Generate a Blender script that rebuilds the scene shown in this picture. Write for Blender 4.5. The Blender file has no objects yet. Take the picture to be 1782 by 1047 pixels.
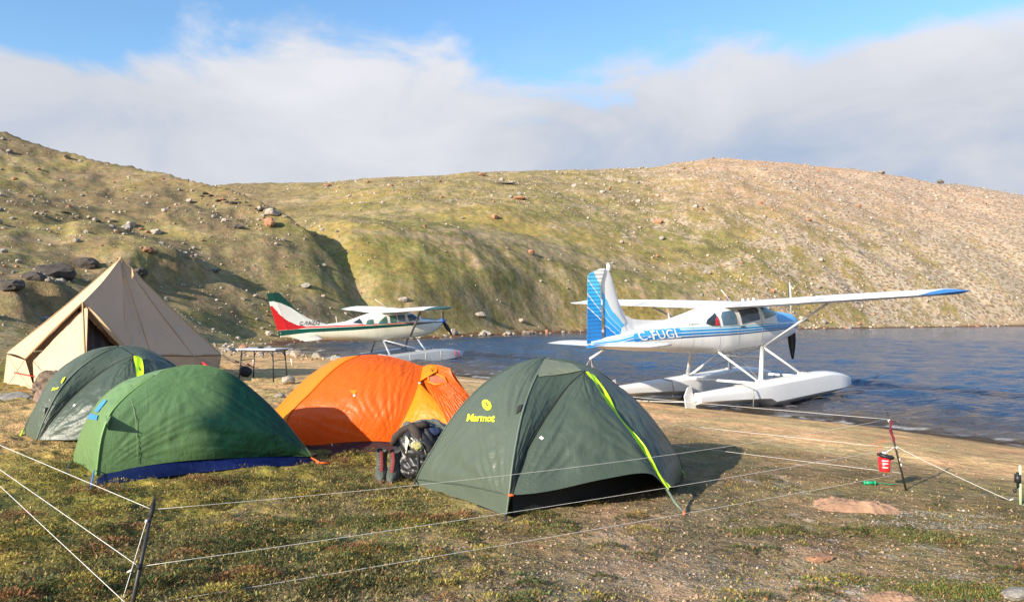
import bpy, math, random
import numpy as np
from mathutils import Vector, Matrix
from mathutils.bvhtree import BVHTree
from mathutils.geometry import delaunay_2d_cdt

random.seed(7); rng = np.random.default_rng(7)
scene = bpy.context.scene
COL = scene.collection

# ------------------------------------------------------------------ camera, sky, sun, exposure
CAMZ = 2.1; F = 1300.0; PITCH = math.atan((550-523.5)/F)
cam_data = bpy.data.cameras.new('camera'); cam = bpy.data.objects.new('camera', cam_data); COL.objects.link(cam)
cam.location = (0, 0, CAMZ); cam.rotation_euler = (math.pi/2+PITCH, 0, 0)
cam_data.sensor_width = 36; cam_data.lens = F/1782*36; cam_data.clip_start = .05; cam_data.clip_end = 6000
scene.camera = cam
SUN_AZ = math.radians(43)      # light travels this far right of the view axis
SUN_EL = math.radians(20.5)
L = Vector((math.sin(SUN_AZ)*math.cos(SUN_EL), math.cos(SUN_AZ)*math.cos(SUN_EL), -math.sin(SUN_EL)))
sd = bpy.data.lights.new('sun', 'SUN'); sd.energy = 5.0; sd.angle = math.radians(.55); sd.color = (1, .90, .76)
sun = bpy.data.objects.new('sun', sd); COL.objects.link(sun); sun.rotation_euler = L.to_track_quat('-Z', 'Y').to_euler()
scene.view_settings.view_transform = 'Standard'; scene.view_settings.look = 'None'
scene.view_settings.gamma = 1; scene.view_settings.use_curve_mapping = False
scene.view_settings.exposure = 0.8
W_STR = .10
def build_world():
    w = bpy.data.worlds.new('World'); scene.world = w; w.use_nodes = True
    nt = w.node_tree; N = nt.nodes; K = nt.links
    for n in list(N): N.remove(n)
    out = N.new('ShaderNodeOutputWorld'); bg = N.new('ShaderNodeBackground'); bg.inputs[1].default_value = W_STR
    K.new(bg.outputs[0], out.inputs[0])
    sky = N.new('ShaderNodeTexSky'); sky.sky_type = 'NISHITA'; sky.sun_disc = False
    sky.sun_elevation = SUN_EL
    sky.sun_rotation = math.atan2(-L.x, -L.y)      # sun stands behind and to the left of the camera
    sky.air_density = 1.0; sky.dust_density = .6; sky.ozone_density = 1.6
    tc = N.new('ShaderNodeTexCoord'); sep = N.new('ShaderNodeSeparateXYZ'); K.new(tc.outputs['Generated'], sep.inputs[0])
    def m(op, a, b=None, c=None, clamp=False):
        n = N.new('ShaderNodeMath'); n.operation = op; n.use_clamp = clamp
        for i, v in enumerate((a, b, c)):
            if v is None: continue
            if isinstance(v, (int, float)): n.inputs[i].default_value = v
            else: K.new(v, n.inputs[i])
        return n.outputs[0]
    X, Y, Z = sep.outputs
    hor = m('SQRT', m('ADD', m('MULTIPLY', X, X), m('MULTIPLY', Y, Y)))
    e = m('DIVIDE', Z, m('MAXIMUM', hor, .05))                 # tangent of elevation
    az = m('ARCTAN2', X, Y)
    cb = N.new('ShaderNodeCombineXYZ'); K.new(m('MULTIPLY', az, 1.0), cb.inputs[0]); K.new(m('MULTIPLY', e, 1.9), cb.inputs[1]); K.new(m('MULTIPLY', Y, .3), cb.inputs[2])
    def noise(scale, det, rough, off=0, dist=0.0):
        mp = N.new('ShaderNodeMapping'); mp.inputs['Location'].default_value = (off, off*.7, off*.3); K.new(cb.outputs[0], mp.inputs[0])
        n = N.new('ShaderNodeTexNoise'); n.inputs['Scale'].default_value = scale; n.inputs['Detail'].default_value = det
        n.inputs['Roughness'].default_value = rough; n.inputs['Distortion'].default_value = dist; K.new(mp.outputs[0], n.inputs[0]); return n.outputs['Fac']
    n1 = noise(4.5, 9, .55, 3.1, .4); n2 = noise(1.6, 4, .5, 9.3); n3 = noise(11, 6, .6, 5.2)
    # the bank of cloud ends about 20 degrees up, ragged; a clear hole low on the left
    hole = m('POWER', 2.718, m('MULTIPLY', -1, m('ADD', m('POWER', m('DIVIDE', m('ADD', az, .57), .17), 2), m('POWER', m('DIVIDE', m('SUBTRACT', e, .372), .085), 2))))
    hole2 = m('POWER', 2.718, m('MULTIPLY', -1, m('ADD', m('POWER', m('DIVIDE', m('SUBTRACT', az, .47), .14), 2), m('POWER', m('DIVIDE', m('SUBTRACT', e, .40), .05), 2))))
    streak = m('POWER', 2.718, m('MULTIPLY', -1, m('ADD', m('POWER', m('DIVIDE', m('ADD', az, .40), .17), 2), m('POWER', m('DIVIDE', m('SUBTRACT', e, .42), .08), 2))))
    dens = m('ADD', m('ADD', m('MULTIPLY', m('SUBTRACT', .356, e), 2.2), m('MULTIPLY', m('SUBTRACT', n1, .5), .62)), m('MULTIPLY', m('SUBTRACT', n3, .5), .12))
    dens = m('SUBTRACT', m('ADD', dens, m('MULTIPLY', streak, .13)), m('ADD', m('MULTIPLY', hole, .30), m('MULTIPLY', hole2, .16)))
    mr = N.new('ShaderNodeMapRange'); mr.interpolation_type = 'SMOOTHSTEP'; K.new(dens, mr.inputs[0]); mr.inputs[1].default_value = -.04; mr.inputs[2].default_value = .12
    mask = mr.outputs[0]
    # higher up a few thin clouds go on round the sky
    hi = N.new('ShaderNodeMapRange'); hi.interpolation_type = 'SMOOTHSTEP'; K.new(n2, hi.inputs[0]); hi.inputs[1].default_value = .52; hi.inputs[2].default_value = .75; hi.inputs[4].default_value = .4
    mask = m('MAXIMUM', mask, hi.outputs[0])
    # cloud colour: white where thick and high, blue grey low down
    sh = m('ADD', m('MULTIPLY', e, 2.1), m('MULTIPLY', m('SUBTRACT', n2, .5), 1.5)); sh = m('ADD', sh, m('MULTIPLY', m('SUBTRACT', n1, .5), 1.1))
    cr = N.new('ShaderNodeValToRGB'); K.new(sh, cr.inputs[0])
    el = cr.color_ramp.elements; k = 1/W_STR*.60
    el[0].position = .12; el[0].color = (.40*k, .50*k, .67*k, 1); el[1].position = .95; el[1].color = (.80*k, .81*k, .86*k, 1)
    e2 = cr.color_ramp.elements.new(.45); e2.color = (.62*k, .65*k, .72*k, 1)
    hs = N.new('ShaderNodeHueSaturation'); hs.inputs['Saturation'].default_value = 1.18; hs.inputs['Value'].default_value = 1.5; K.new(sky.outputs[0], hs.inputs['Color'])
    mix = N.new('ShaderNodeMix'); mix.data_type = 'RGBA'; K.new(mask, mix.inputs[0]); K.new(hs.outputs[0], mix.inputs[6]); K.new(cr.outputs[0], mix.inputs[7])
    K.new(mix.outputs[2], bg.inputs[0])
build_world()
scene.render.engine = 'CYCLES'

# ------------------------------------------------------------------ helpers
CT, ST = math.cos(PITCH), math.sin(PITCH)
def at(px, py, Y):
    xc = (px-891)/F; yc = (523.5-py)/F
    dy = CT-yc*ST; dz = ST+yc*CT
    return np.array([xc/dy*Y, Y, CAMZ+dz/dy*Y])
def V(*a): return np.array(a, float)
def hash2(ix, iy, s):
    h = (ix.astype(np.int64)*374761393+iy.astype(np.int64)*668265263+s*1442695041) & 0xffffffff
    h = ((h ^ (h >> 13))*1274126177) & 0xffffffff
    return ((h ^ (h >> 16)) & 0xffff)/65535.0
def vnoise(x, y, s=0):
    x = np.asarray(x, float); y = np.asarray(y, float)
    ix = np.floor(x); iy = np.floor(y); fx = x-ix; fy = y-iy
    fx = fx*fx*fx*(fx*(fx*6-15)+10); fy = fy*fy*fy*(fy*(fy*6-15)+10)
    a = hash2(ix, iy, s); b = hash2(ix+1, iy, s); c = hash2(ix, iy+1, s); d = hash2(ix+1, iy+1, s)
    return (a+(b-a)*fx)*(1-fy)+(c+(d-c)*fx)*fy
def fbm(x, y, o=4, s=0, g=.5):
    x = np.asarray(x, float); y = np.asarray(y, float); t = 0; a = 1; n = 0
    for i in range(o):
        t = t+a*(vnoise(x, y, s+i*17)-.5); n += a; a *= g
        x, y = x*1.93+y*.41+3.7, y*1.93-x*.41+1.3
    return t/n*2
def ss(a, b, x):
    t = np.clip((x-a)/(b-a), 0, 1); return t*t*(3-2*t)
def smax(a, b, k): return .5*(a+b+np.sqrt((a-b)**2+k*k))

def mk(name, verts, faces, mat=None, parent=None, smooth=False, attrs=None, matidx=None):
    me = bpy.data.meshes.new(name)
    verts = np.asarray(verts, np.float32).reshape(-1, 3)
    if isinstance(faces, np.ndarray):
        nf, k = faces.shape
        me.vertices.add(len(verts)); me.vertices.foreach_set('co', verts.ravel())
        me.loops.add(nf*k); me.loops.foreach_set('vertex_index', faces.astype(np.int32).ravel())
        me.polygons.add(nf); me.polygons.foreach_set('loop_start', np.arange(0, nf*k, k, dtype=np.int32))
        me.polygons.foreach_set('loop_total', np.full(nf, k, np.int32)); me.update(calc_edges=True)
    else:
        me.from_pydata(verts.tolist(), [], [list(map(int, f)) for f in faces]); me.update()
    if mat is not None:
        for m_ in (mat if isinstance(mat, (list, tuple)) else [mat]): me.materials.append(m_)
    if matidx is not None: me.polygons.foreach_set('material_index', np.asarray(matidx, np.int32))
    if smooth: me.polygons.foreach_set('use_smooth', np.ones(len(me.polygons), bool))
    for k_, (ty, arr) in (attrs or {}).items():
        a = me.attributes.new(k_, ty, 'POINT')
        if ty == 'FLOAT_COLOR':
            arr = np.asarray(arr, np.float32)
            if arr.shape[1] == 3: arr = np.concatenate([arr, np.ones((len(arr), 1), np.float32)], 1)
            a.data.foreach_set('color', arr.ravel())
        else: a.data.foreach_set('value', np.asarray(arr, np.float32).ravel())
    o = bpy.data.objects.new(name, me); COL.objects.link(o)
    if parent is not None: o.parent = parent
    return o
def tag(o, label, cat=None, group=None, kind=None):
    if label: o['label'] = label
    if cat: o['category'] = cat
    if group: o['group'] = group
    if kind: o['kind'] = kind
    return o
def empty(name, loc, label, cat, group=None):
    o = bpy.data.objects.new(name, None); COL.objects.link(o); o.location = [float(v) for v in loc]
    o.empty_display_size = .2
    return tag(o, label, cat, group)
class MB:
    """collects shapes; coordinates are relative to off"""
    def __init__(s, off=(0, 0, 0)): s.v = []; s.f = []; s.off = np.array(off, float)
    def add(s, v, f):
        b = len(s.v); s.v += [tuple(np.asarray(p, float)-s.off) for p in v]; s.f += [tuple(int(i)+b for i in q) for q in f]; return s
    def tube(s, pts, r, n=8, cap=True, flat=None):
        pts = [np.asarray(p, float) for p in pts]; m = len(pts); rr = r if isinstance(r, (list, tuple, np.ndarray)) else [r]*m
        vs = []; prev = None
        for i, p in enumerate(pts):
            t = pts[min(i+1, m-1)]-pts[max(i-1, 0)]; t = t/(np.linalg.norm(t)+1e-12)
            if prev is None:
                a = np.cross(t, (0, 0, 1)); 
                if np.linalg.norm(a) < .05: a = np.cross(t, (1, 0, 0))
            else: a = prev-t*np.dot(prev, t)
            a = a/np.linalg.norm(a); prev = a; b = np.cross(t, a)
            fl = flat or (1, 1)
            for k in range(n):
                w = 2*math.pi*k/n; vs.append(p+rr[i]*(a*math.cos(w)*fl[0]+b*math.sin(w)*fl[1]))
        fs = []
        for i in range(m-1):
            for k in range(n): fs.append((i*n+k, i*n+(k+1) % n, (i+1)*n+(k+1) % n, (i+1)*n+k))
        if cap: fs.append(tuple(range(n-1, -1, -1))); fs.append(tuple((m-1)*n+k for k in range(n)))
        return s.add(vs, fs)
    def box(s, c, h, R=None):
        c = np.asarray(c, float); vs = []
        for z in (-1, 1):
            for x, y in ((-1, -1), (1, -1), (1, 1), (-1, 1)):
                p = np.array([x*h[0], y*h[1], z*h[2]]);
                if R is not None: p = R@p
                vs.append(c+p)
        return s.add(vs, [(3, 2, 1, 0), (4, 5, 6, 7), (0, 1, 5, 4), (1, 2, 6, 5), (2, 3, 7, 6), (3, 0, 4, 7)])
    def sphere(s, c, r, n=12, m=8, disp=None):
        vs = []; fs = []; r = np.array(r if hasattr(r, '__len__') else (r, r, r), float)
        for i in range(m+1):
            th = math.pi*i/m
            for k in range(n):
                ph = 2*math.pi*k/n; d = np.array([math.sin(th)*math.cos(ph), math.sin(th)*math.sin(ph), math.cos(th)])
                q = d*r
                if disp: q = q*(1+disp(d))
                vs.append(np.asarray(c)+q)
        for i in range(m):
            for k in range(n): fs.append((i*n+k, (i+1)*n+k, (i+1)*n+(k+1) % n, i*n+(k+1) % n))
        return s.add(vs, fs)
    def grid(s, P, flip=False):
        P = np.asarray(P); nv, nu = P.shape[:2]
        f = []
        for i in range(nv-1):
            for j in range(nu-1):
                q = (i*nu+j, i*nu+j+1, (i+1)*nu+j+1, (i+1)*nu+j); f.append(q[::-1] if flip else q)
        return s.add(P.reshape(-1, 3), f)
    def obj(s, name, mat, parent=None, smooth=False, off=None):
        return mk(name, s.v, s.f, mat, parent, smooth)
def gridfaces(nv, nu):
    i = np.arange(nv-1)[:, None]*nu+np.arange(nu-1)[None, :]
    return np.stack([i, i+1, i+nu+1, i+nu], -1).reshape(-1, 4)

# materials -----------------------------------------------------------
def lin(c):
    c = np.array(c, float)/255; return tuple(np.where(c <= .04045, c/12.92, ((c+.055)/1.055)**2.4))
def setp(b, **k):
    for n, v in k.items():
        n = n.replace('_', ' ')
        if n in b.inputs: b.inputs[n].default_value = v
def mat(name, color, rough=.6, metal=0, spec=.5, var=.12, vscale=6, bump=0, bscale=40, trans=0, coat=0, sheen=0, attr=None, stretch=(1, 1, 1)):
    m = bpy.data.materials.new(name); m.use_nodes = True; nt = m.node_tree; N = nt.nodes; K = nt.links
    b = N['Principled BSDF']; out = N['Material Output']
    col = tuple(color)+(1,)
    setp(b, Roughness=rough, Metallic=metal, Specular_IOR_Level=spec, Coat_Weight=coat)
    tc = N.new('ShaderNodeTexCoord'); mp = N.new('ShaderNodeMapping'); mp.inputs['Scale'].default_value = stretch; K.new(tc.outputs['Object'], mp.inputs[0])
    no = N.new('ShaderNodeTexNoise'); no.inputs['Scale'].default_value = vscale; no.inputs['Detail'].default_value = 6; K.new(mp.outputs[0], no.inputs[0])
    mr = N.new('ShaderNodeMapRange'); mr.inputs[3].default_value = 1-var; mr.inputs[4].default_value = 1+var; mr.inputs[1].default_value = .25; mr.inputs[2].default_value = .75
    K.new(no.outputs['Fac'], mr.inputs[0])
    mul = N.new('ShaderNodeVectorMath'); mul.operation = 'SCALE'; K.new(mr.outputs[0], mul.inputs['Scale'])
    if attr:
        at_ = N.new('ShaderNodeAttribute'); at_.attribute_name = attr; K.new(at_.outputs['Color'], mul.inputs[0])
    else: mul.inputs[0].default_value = col[:3]
    K.new(mul.outputs[0], b.inputs['Base Color'])
    if bump:
        n2 = N.new('ShaderNodeTexNoise'); n2.inputs['Scale'].default_value = bscale; n2.inputs['Detail'].default_value = 5; K.new(mp.outputs[0], n2.inputs[0])
        bp = N.new('ShaderNodeBump'); bp.inputs['Strength'].default_value = bump; bp.inputs['Distance'].default_value = .02; K.new(n2.outputs['Fac'], bp.inputs['Height']); K.new(bp.outputs[0], b.inputs['Normal'])
    if trans:
        tr = N.new('ShaderNodeBsdfTranslucent'); K.new(mul.outputs[0], tr.inputs[0])
        mx = N.new('ShaderNodeMixShader'); mx.inputs[0].default_value = trans; K.new(b.outputs[0], mx.inputs[1]); K.new(tr.outputs[0], mx.inputs[2]); K.new(mx.outputs[0], out.inputs[0])
    return m
def band_mat(name, stops, rough=.38, base_spec=.5, var=.07, bump_wave=None):
    """paint picked from the float attribute 's' by constant bands: stops = [(position, colour)]"""
    m = bpy.data.materials.new(name); m.use_nodes = True; nt = m.node_tree; N = nt.nodes; K = nt.links; b = N['Principled BSDF']
    setp(b, Roughness=rough, Specular_IOR_Level=base_spec, Coat_Weight=.0)
    a = N.new('ShaderNodeAttribute'); a.attribute_name = 's'; cr = N.new('ShaderNodeValToRGB'); cr.color_ramp.interpolation = 'CONSTANT'
    K.new(a.outputs['Fac'], cr.inputs[0]); E_ = cr.color_ramp.elements
    E_[0].position = stops[0][0]; E_[0].color = tuple(stops[0][1])+(1,); E_[1].position = stops[1][0]; E_[1].color = tuple(stops[1][1])+(1,)
    for p, c in stops[2:]:
        q = E_.new(p); q.color = tuple(c)+(1,)
    tc = N.new('ShaderNodeTexCoord'); no = N.new('ShaderNodeTexNoise'); no.inputs['Scale'].default_value = 2.2; no.inputs['Detail'].default_value = 8; no.inputs['Roughness'].default_value = .65; K.new(tc.outputs['Object'], no.inputs[0])
    mr = N.new('ShaderNodeMapRange'); mr.inputs[1].default_value = .3; mr.inputs[2].default_value = .7; mr.inputs[3].default_value = 1-var; mr.inputs[4].default_value = 1+var; K.new(no.outputs['Fac'], mr.inputs[0])
    mul = N.new('ShaderNodeVectorMath'); mul.operation = 'SCALE'; K.new(mr.outputs[0], mul.inputs['Scale']); K.new(cr.outputs[0], mul.inputs[0]); K.new(mul.outputs[0], b.inputs['Base Color'])
    if 'wing' in name or 'striped_paint' in name or 'red_paint' in name:
        # rivet rows of the ribs: narrow darker lines across the skin
        sp = N.new('ShaderNodeSeparateXYZ'); K.new(tc.outputs['Object'], sp.inputs[0]); ax = sp.outputs['Y'] if 'wing' in name else sp.outputs['X']
        q = N.new('ShaderNodeMath'); q.operation = 'PINGPONG'; q.inputs[1].default_value = .21 if 'wing' in name else .33; K.new(ax, q.inputs[0])
        lt = N.new('ShaderNodeMath'); lt.operation = 'LESS_THAN'; lt.inputs[1].default_value = .006; K.new(q.outputs[0], lt.inputs[0])
        sc2 = N.new('ShaderNodeMath'); sc2.operation = 'MULTIPLY_ADD'; sc2.inputs[1].default_value = -.22; sc2.inputs[2].default_value = 1; K.new(lt.outputs[0], sc2.inputs[0])
        m2 = N.new('ShaderNodeVectorMath'); m2.operation = 'SCALE'; K.new(mul.outputs[0], m2.inputs[0]); K.new(sc2.outputs[0], m2.inputs['Scale']); K.new(m2.outputs[0], b.inputs['Base Color'])
    if bump_wave:
        sp = N.new('ShaderNodeSeparateXYZ'); K.new(tc.outputs['Object'], sp.inputs[0])
        mm = N.new('ShaderNodeMath'); mm.operation = 'MULTIPLY'; mm.inputs[1].default_value = bump_wave; K.new(sp.outputs['Z'], mm.inputs[0])
        sn = N.new('ShaderNodeMath'); sn.operation = 'SINE'; K.new(mm.outputs[0], sn.inputs[0])
        bp = N.new('ShaderNodeBump'); bp.inputs['Strength'].default_value = .5; bp.inputs['Distance'].default_value = .01; K.new(sn.outputs[0], bp.inputs['Height']); K.new(bp.outputs[0], b.inputs['Normal'])
    return m

# ------------------------------------------------------------------ terrain shape
SHORE = np.array([(400, -200), (60, -40), (30, -9), (16, 4.2), (11, 9.2), (8.2, 12.0), (6.8, 14.4), (4.16, 17.3), (1.76, 21), (-1.6, 26), (-4.5, 30.3), (-8.1, 36.4), (-10.2, 39.5),
    (-13.5, 46), (-16.6, 54), (-17.3, 58), (-16.5, 61.5), (-12.3, 66.6), (-8.5, 69), (-5.3, 75.8), (1, 88), (8.1, 97), (24, 108), (44.6, 118.7), (75, 139), (110, 160), (200, 215), (500, 330), (500, -200)], float)
def shore_d(x, y):
    """distance to the waterline, negative in the lake"""
    sh = x.shape; x = x.ravel(); y = y.ravel(); best = np.full(x.shape, 1e9); ins = np.zeros(x.shape, bool)
    n = len(SHORE)
    for i in range(n):
        a = SHORE[i]; b = SHORE[(i+1) % n]; e = b-a; t = np.clip(((x-a[0])*e[0]+(y-a[1])*e[1])/(e@e), 0, 1)
        best = np.minimum(best, (x-a[0]-t*e[0])**2+(y-a[1]-t*e[1])**2)
        c = (a[1] > y) != (b[1] > y)
        with np.errstate(divide='ignore', invalid='ignore'): xi = (b[0]-a[0])*(y-a[1])/(b[1]-a[1]+1e-12)+a[0]
        ins ^= c & (x < xi)
    return (np.sqrt(best)*np.where(ins, -1, 1)).reshape(sh)
def tab(pts):
    p = sorted(pts); return np.array([math.atan((q[0]-891)/F) for q in p]), p
def ridge_tab(pts):     # (px, py, Y) -> azimuth, radius, z
    A, p = tab(pts); Y = np.array([q[2] for q in p]); R = Y/np.cos(A); Z = CAMZ+np.array([(550-q[1])/F for q in p])*Y
    return A, R, Z
BR = ridge_tab([(-2500, 440, 120), (-1200, 300, 180), (100, 335, 225), (410, 322, 230), (560, 317, 232), (700, 306, 236), (840, 298, 240), (1000, 294, 250), (1140, 290, 262), (1180, 281, 268), (1260, 273, 275), (1330, 277, 280), (1400, 284, 284), (1530, 299, 290), (1650, 316, 295), (1782, 333, 300), (2000, 372, 300), (2400, 440, 260), (4000, 500, 200)])
BSt = tab([(-2500, 80), (100, 95), (450, 84), (550, 78), (650, 71), (800, 77), (900, 85), (1000, 96), (1380, 117), (1782, 158), (2100, 190), (2600, 190), (4000, 150)])
LR = ridge_tab([(-2600, 250, 45), (-1200, 60, 70), (-600, 95, 88), (-300, 150, 92), (0, 228, 98), (100, 262, 96), (200, 284, 94), (300, 303, 91), (400, 325, 88), (450, 346, 84.5), (500, 368, 82), (550, 408, 80), (600, 468, 79), (640, 520, 80), (680, 555, 82), (730, 568, 86), (800, 575, 95), (950, 580, 110), (1100, 580, 110)])
LSt = tab([(-2600, 12), (-1200, 20), (-400, 27), (0, 30), (100, 34), (200, 40), (300, 46), (400, 52), (450, 55), (500, 58), (550, 61), (650, 67), (800, 74), (900, 80), (1100, 85)])
BANKS = [  # x, y, height, run-up length, drop length, half width along the edge, facing angle
    (-25.6, 41.5, 1.7, 10, 1.8, 3.6, -.35), (-21.2, 41.5, .8, 4, 1.2, 1.8, -.35), (-29.0, 61, 2.2, 12, 2.5, 4.5, -.3), (-31, 76, 1.1, 14, 4, 4, -.25), (-24, 74, .8, 8, 3, 3, -.3), (-36, 66, .9, 10, 3, 3.5, -.3),
    (-20.5, 52, .4, 6, 1.5, 2.5, -.3)]
def height(x, y):
    x = np.asarray(x, float); y = np.asarray(y, float)
    d = shore_d(x, y); r = np.hypot(x, y)+1e-6; az = np.arctan2(x, y)
    base = np.interp(d, [-60, -14, -5, -1, 0, 1.2, 3.5, 7, 12, 20, 40, 90], [-4, -1.6, -.65, -.16, 0, .13, .32, .44, .52, .58, .78, 1.5])
    near = 1-ss(18, 40, r)
    land = ss(.6, 4.5, d)
    base = base+land*(fbm(x*.35, y*.35, 3, 5)*.05+fbm(x*1.7, y*1.7, 3, 11)*.022*near*ss(3, 9, d))
    moss = mossmask(x, y, d)
    base = base+near*land*(fbm(x*2.3, y*2.3, 2, 19)*.020*(.25+moss)+fbm(x*5.5, y*5.5, 3, 23)*.030*(.3+moss)+np.abs(fbm(x*15, y*15, 2, 29))*.005*(.35+moss))
    base = base+ss(0, 1, d)*(1-ss(.5, 2.5, d))*fbm(x*.8, y*.8, 2, 3)*.03
    base = base+ss(35, 60, r)*ss(0, 4, d)*fbm(x*.2, y*.2, 3, 61)*.35
    def hill(T, S, after, pw):
        A, R, Z = T; offs = np.array([-.05, -.03, -.012, 0, .012, .03, .05]); itp = lambda B: sum(np.interp(az+o_, A, B) for o_ in offs)/len(offs)
        rr = itp(R); zr = np.interp(az, A, Z)*.5+itp(Z)*.5
        rs = sum(np.interp(az+o_, S[0], np.array([q[1] for q in S[1]])/np.maximum(np.cos(S[0]), .25)) for o_ in offs*1.2)/len(offs)
        t = (r-rs)/(rr-rs)
        zr = np.maximum(zr, .3); after = after*(1-.93*ss(340, 470, 891+F*np.tan(np.clip(az, -1.2, 1.2)))) if after > .1 else after
        body = np.where(t < 0, t*np.maximum(zr, 4)*.6-.3, zr*(t*(1+pw*(1-t))))
        k = np.clip(t-1, 0, 9)
        return np.where(t > 1, zr-after*k*(rr-rs), body), t
    hl, tl = hill(LR, LSt, .42, -.35); hb, tb = hill(BR, BSt, .02, .30)
    pxa = 891+F*np.tan(np.clip(az, -1.2, 1.2)); hb = hb+5.0*np.exp(-((tb-.12)/.12)**2)*np.interp(pxa, [330, 430, 530, 610, 690, 790, 940, 1150], [0, .9, 1.5, 1.55, 1.2, .8, .35, 0])*ss(-.01, .05, tb)
    amp_l = ss(0, .12, tl)*(1-ss(.88, 1.0, tl)*.6); amp_b = ss(0, .1, tb)*(1-ss(.85, 1, tb)*.65)
    hl = hl+amp_l*(fbm(x*.055, y*.055, 4, 41, .5)*.55+fbm(x*.25, y*.25, 3, 43)*.28-np.abs(fbm(x*.13+5, y*.13, 3, 45))*.9+.2)
    hb = hb+amp_b*(fbm(x*.028, y*.028, 4, 47, .5)*2.6+fbm(x*.16, y*.16, 3, 49)*.4-np.abs(fbm(x*.07+5, y*.07, 3, 59))*1.0+.2)
    h = smax(smax(base, hl, .5), hb, .8)
    h = base+(h-base)*ss(0, 7, d)
    h = h+ss(.3, 3, d)*0
    for (cx, cy, A_, Lr, Ld, w, a) in BANKS:
        e1 = (math.cos(a), math.sin(a)); s_ = (x-cx)*e1[0]+(y-cy)*e1[1]; t_ = -(x-cx)*e1[1]+(y-cy)*e1[0]
        s_ = s_+fbm(x*.6, y*.6, 3, 71)*1.3*min(1, A_/1.8)
        b = A_*np.exp(-(np.abs(t_)/w)**3)*ss(-Lr, -.1, s_)*(1-ss(0, Ld, s_)); h = h+b*ss(0, 2, d)
    h = h+ss(45, 90, r)*ss(1, 8, d)*(fbm(x*.9, y*.9, 2, 53)*.16+fbm(x*.4, y*.4, 2, 57)*.16)
    # behind the viewer the land just rolls on
    return h
def mossmask(x, y, d):
    a = ss(1.2, -3.2, x-(y-6)*.10+fbm(x*.45, y*.45, 3, 91)*2.2)
    return np.clip(a, 0, 1)*ss(4, 8, d)
def H1(x, y): return float(height(np.array([x]), np.array([y]))[0])
def hit_px(px, py, y0, y1, n=300):
    ys = np.linspace(y0, y1, n); xc = (px-891)/F; yc = (523.5-py)/F; dy = CT-yc*ST; zz = CAMZ+(ST+yc*CT)/dy*ys; xx = xc/dy*ys; k = np.nonzero(zz <= height(xx, ys))[0]
    return None if len(k) == 0 else V(xx[k[0]], ys[k[0]], zz[k[0]])
def gp(px, py, up=0.0):
    """point of the ground seen at a pixel of the photograph"""
    xc = (px-891)/F; yc = (523.5-py)/F; dy = CT-yc*ST; dz = (ST+yc*CT)/dy; dx = xc/dy; D = 8.0
    for i in range(16):
        z = H1(dx*D, D); D = .5*D+.5*(z+up-CAMZ)/dz
    return V(dx*D, D, H1(dx*D, D))

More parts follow.
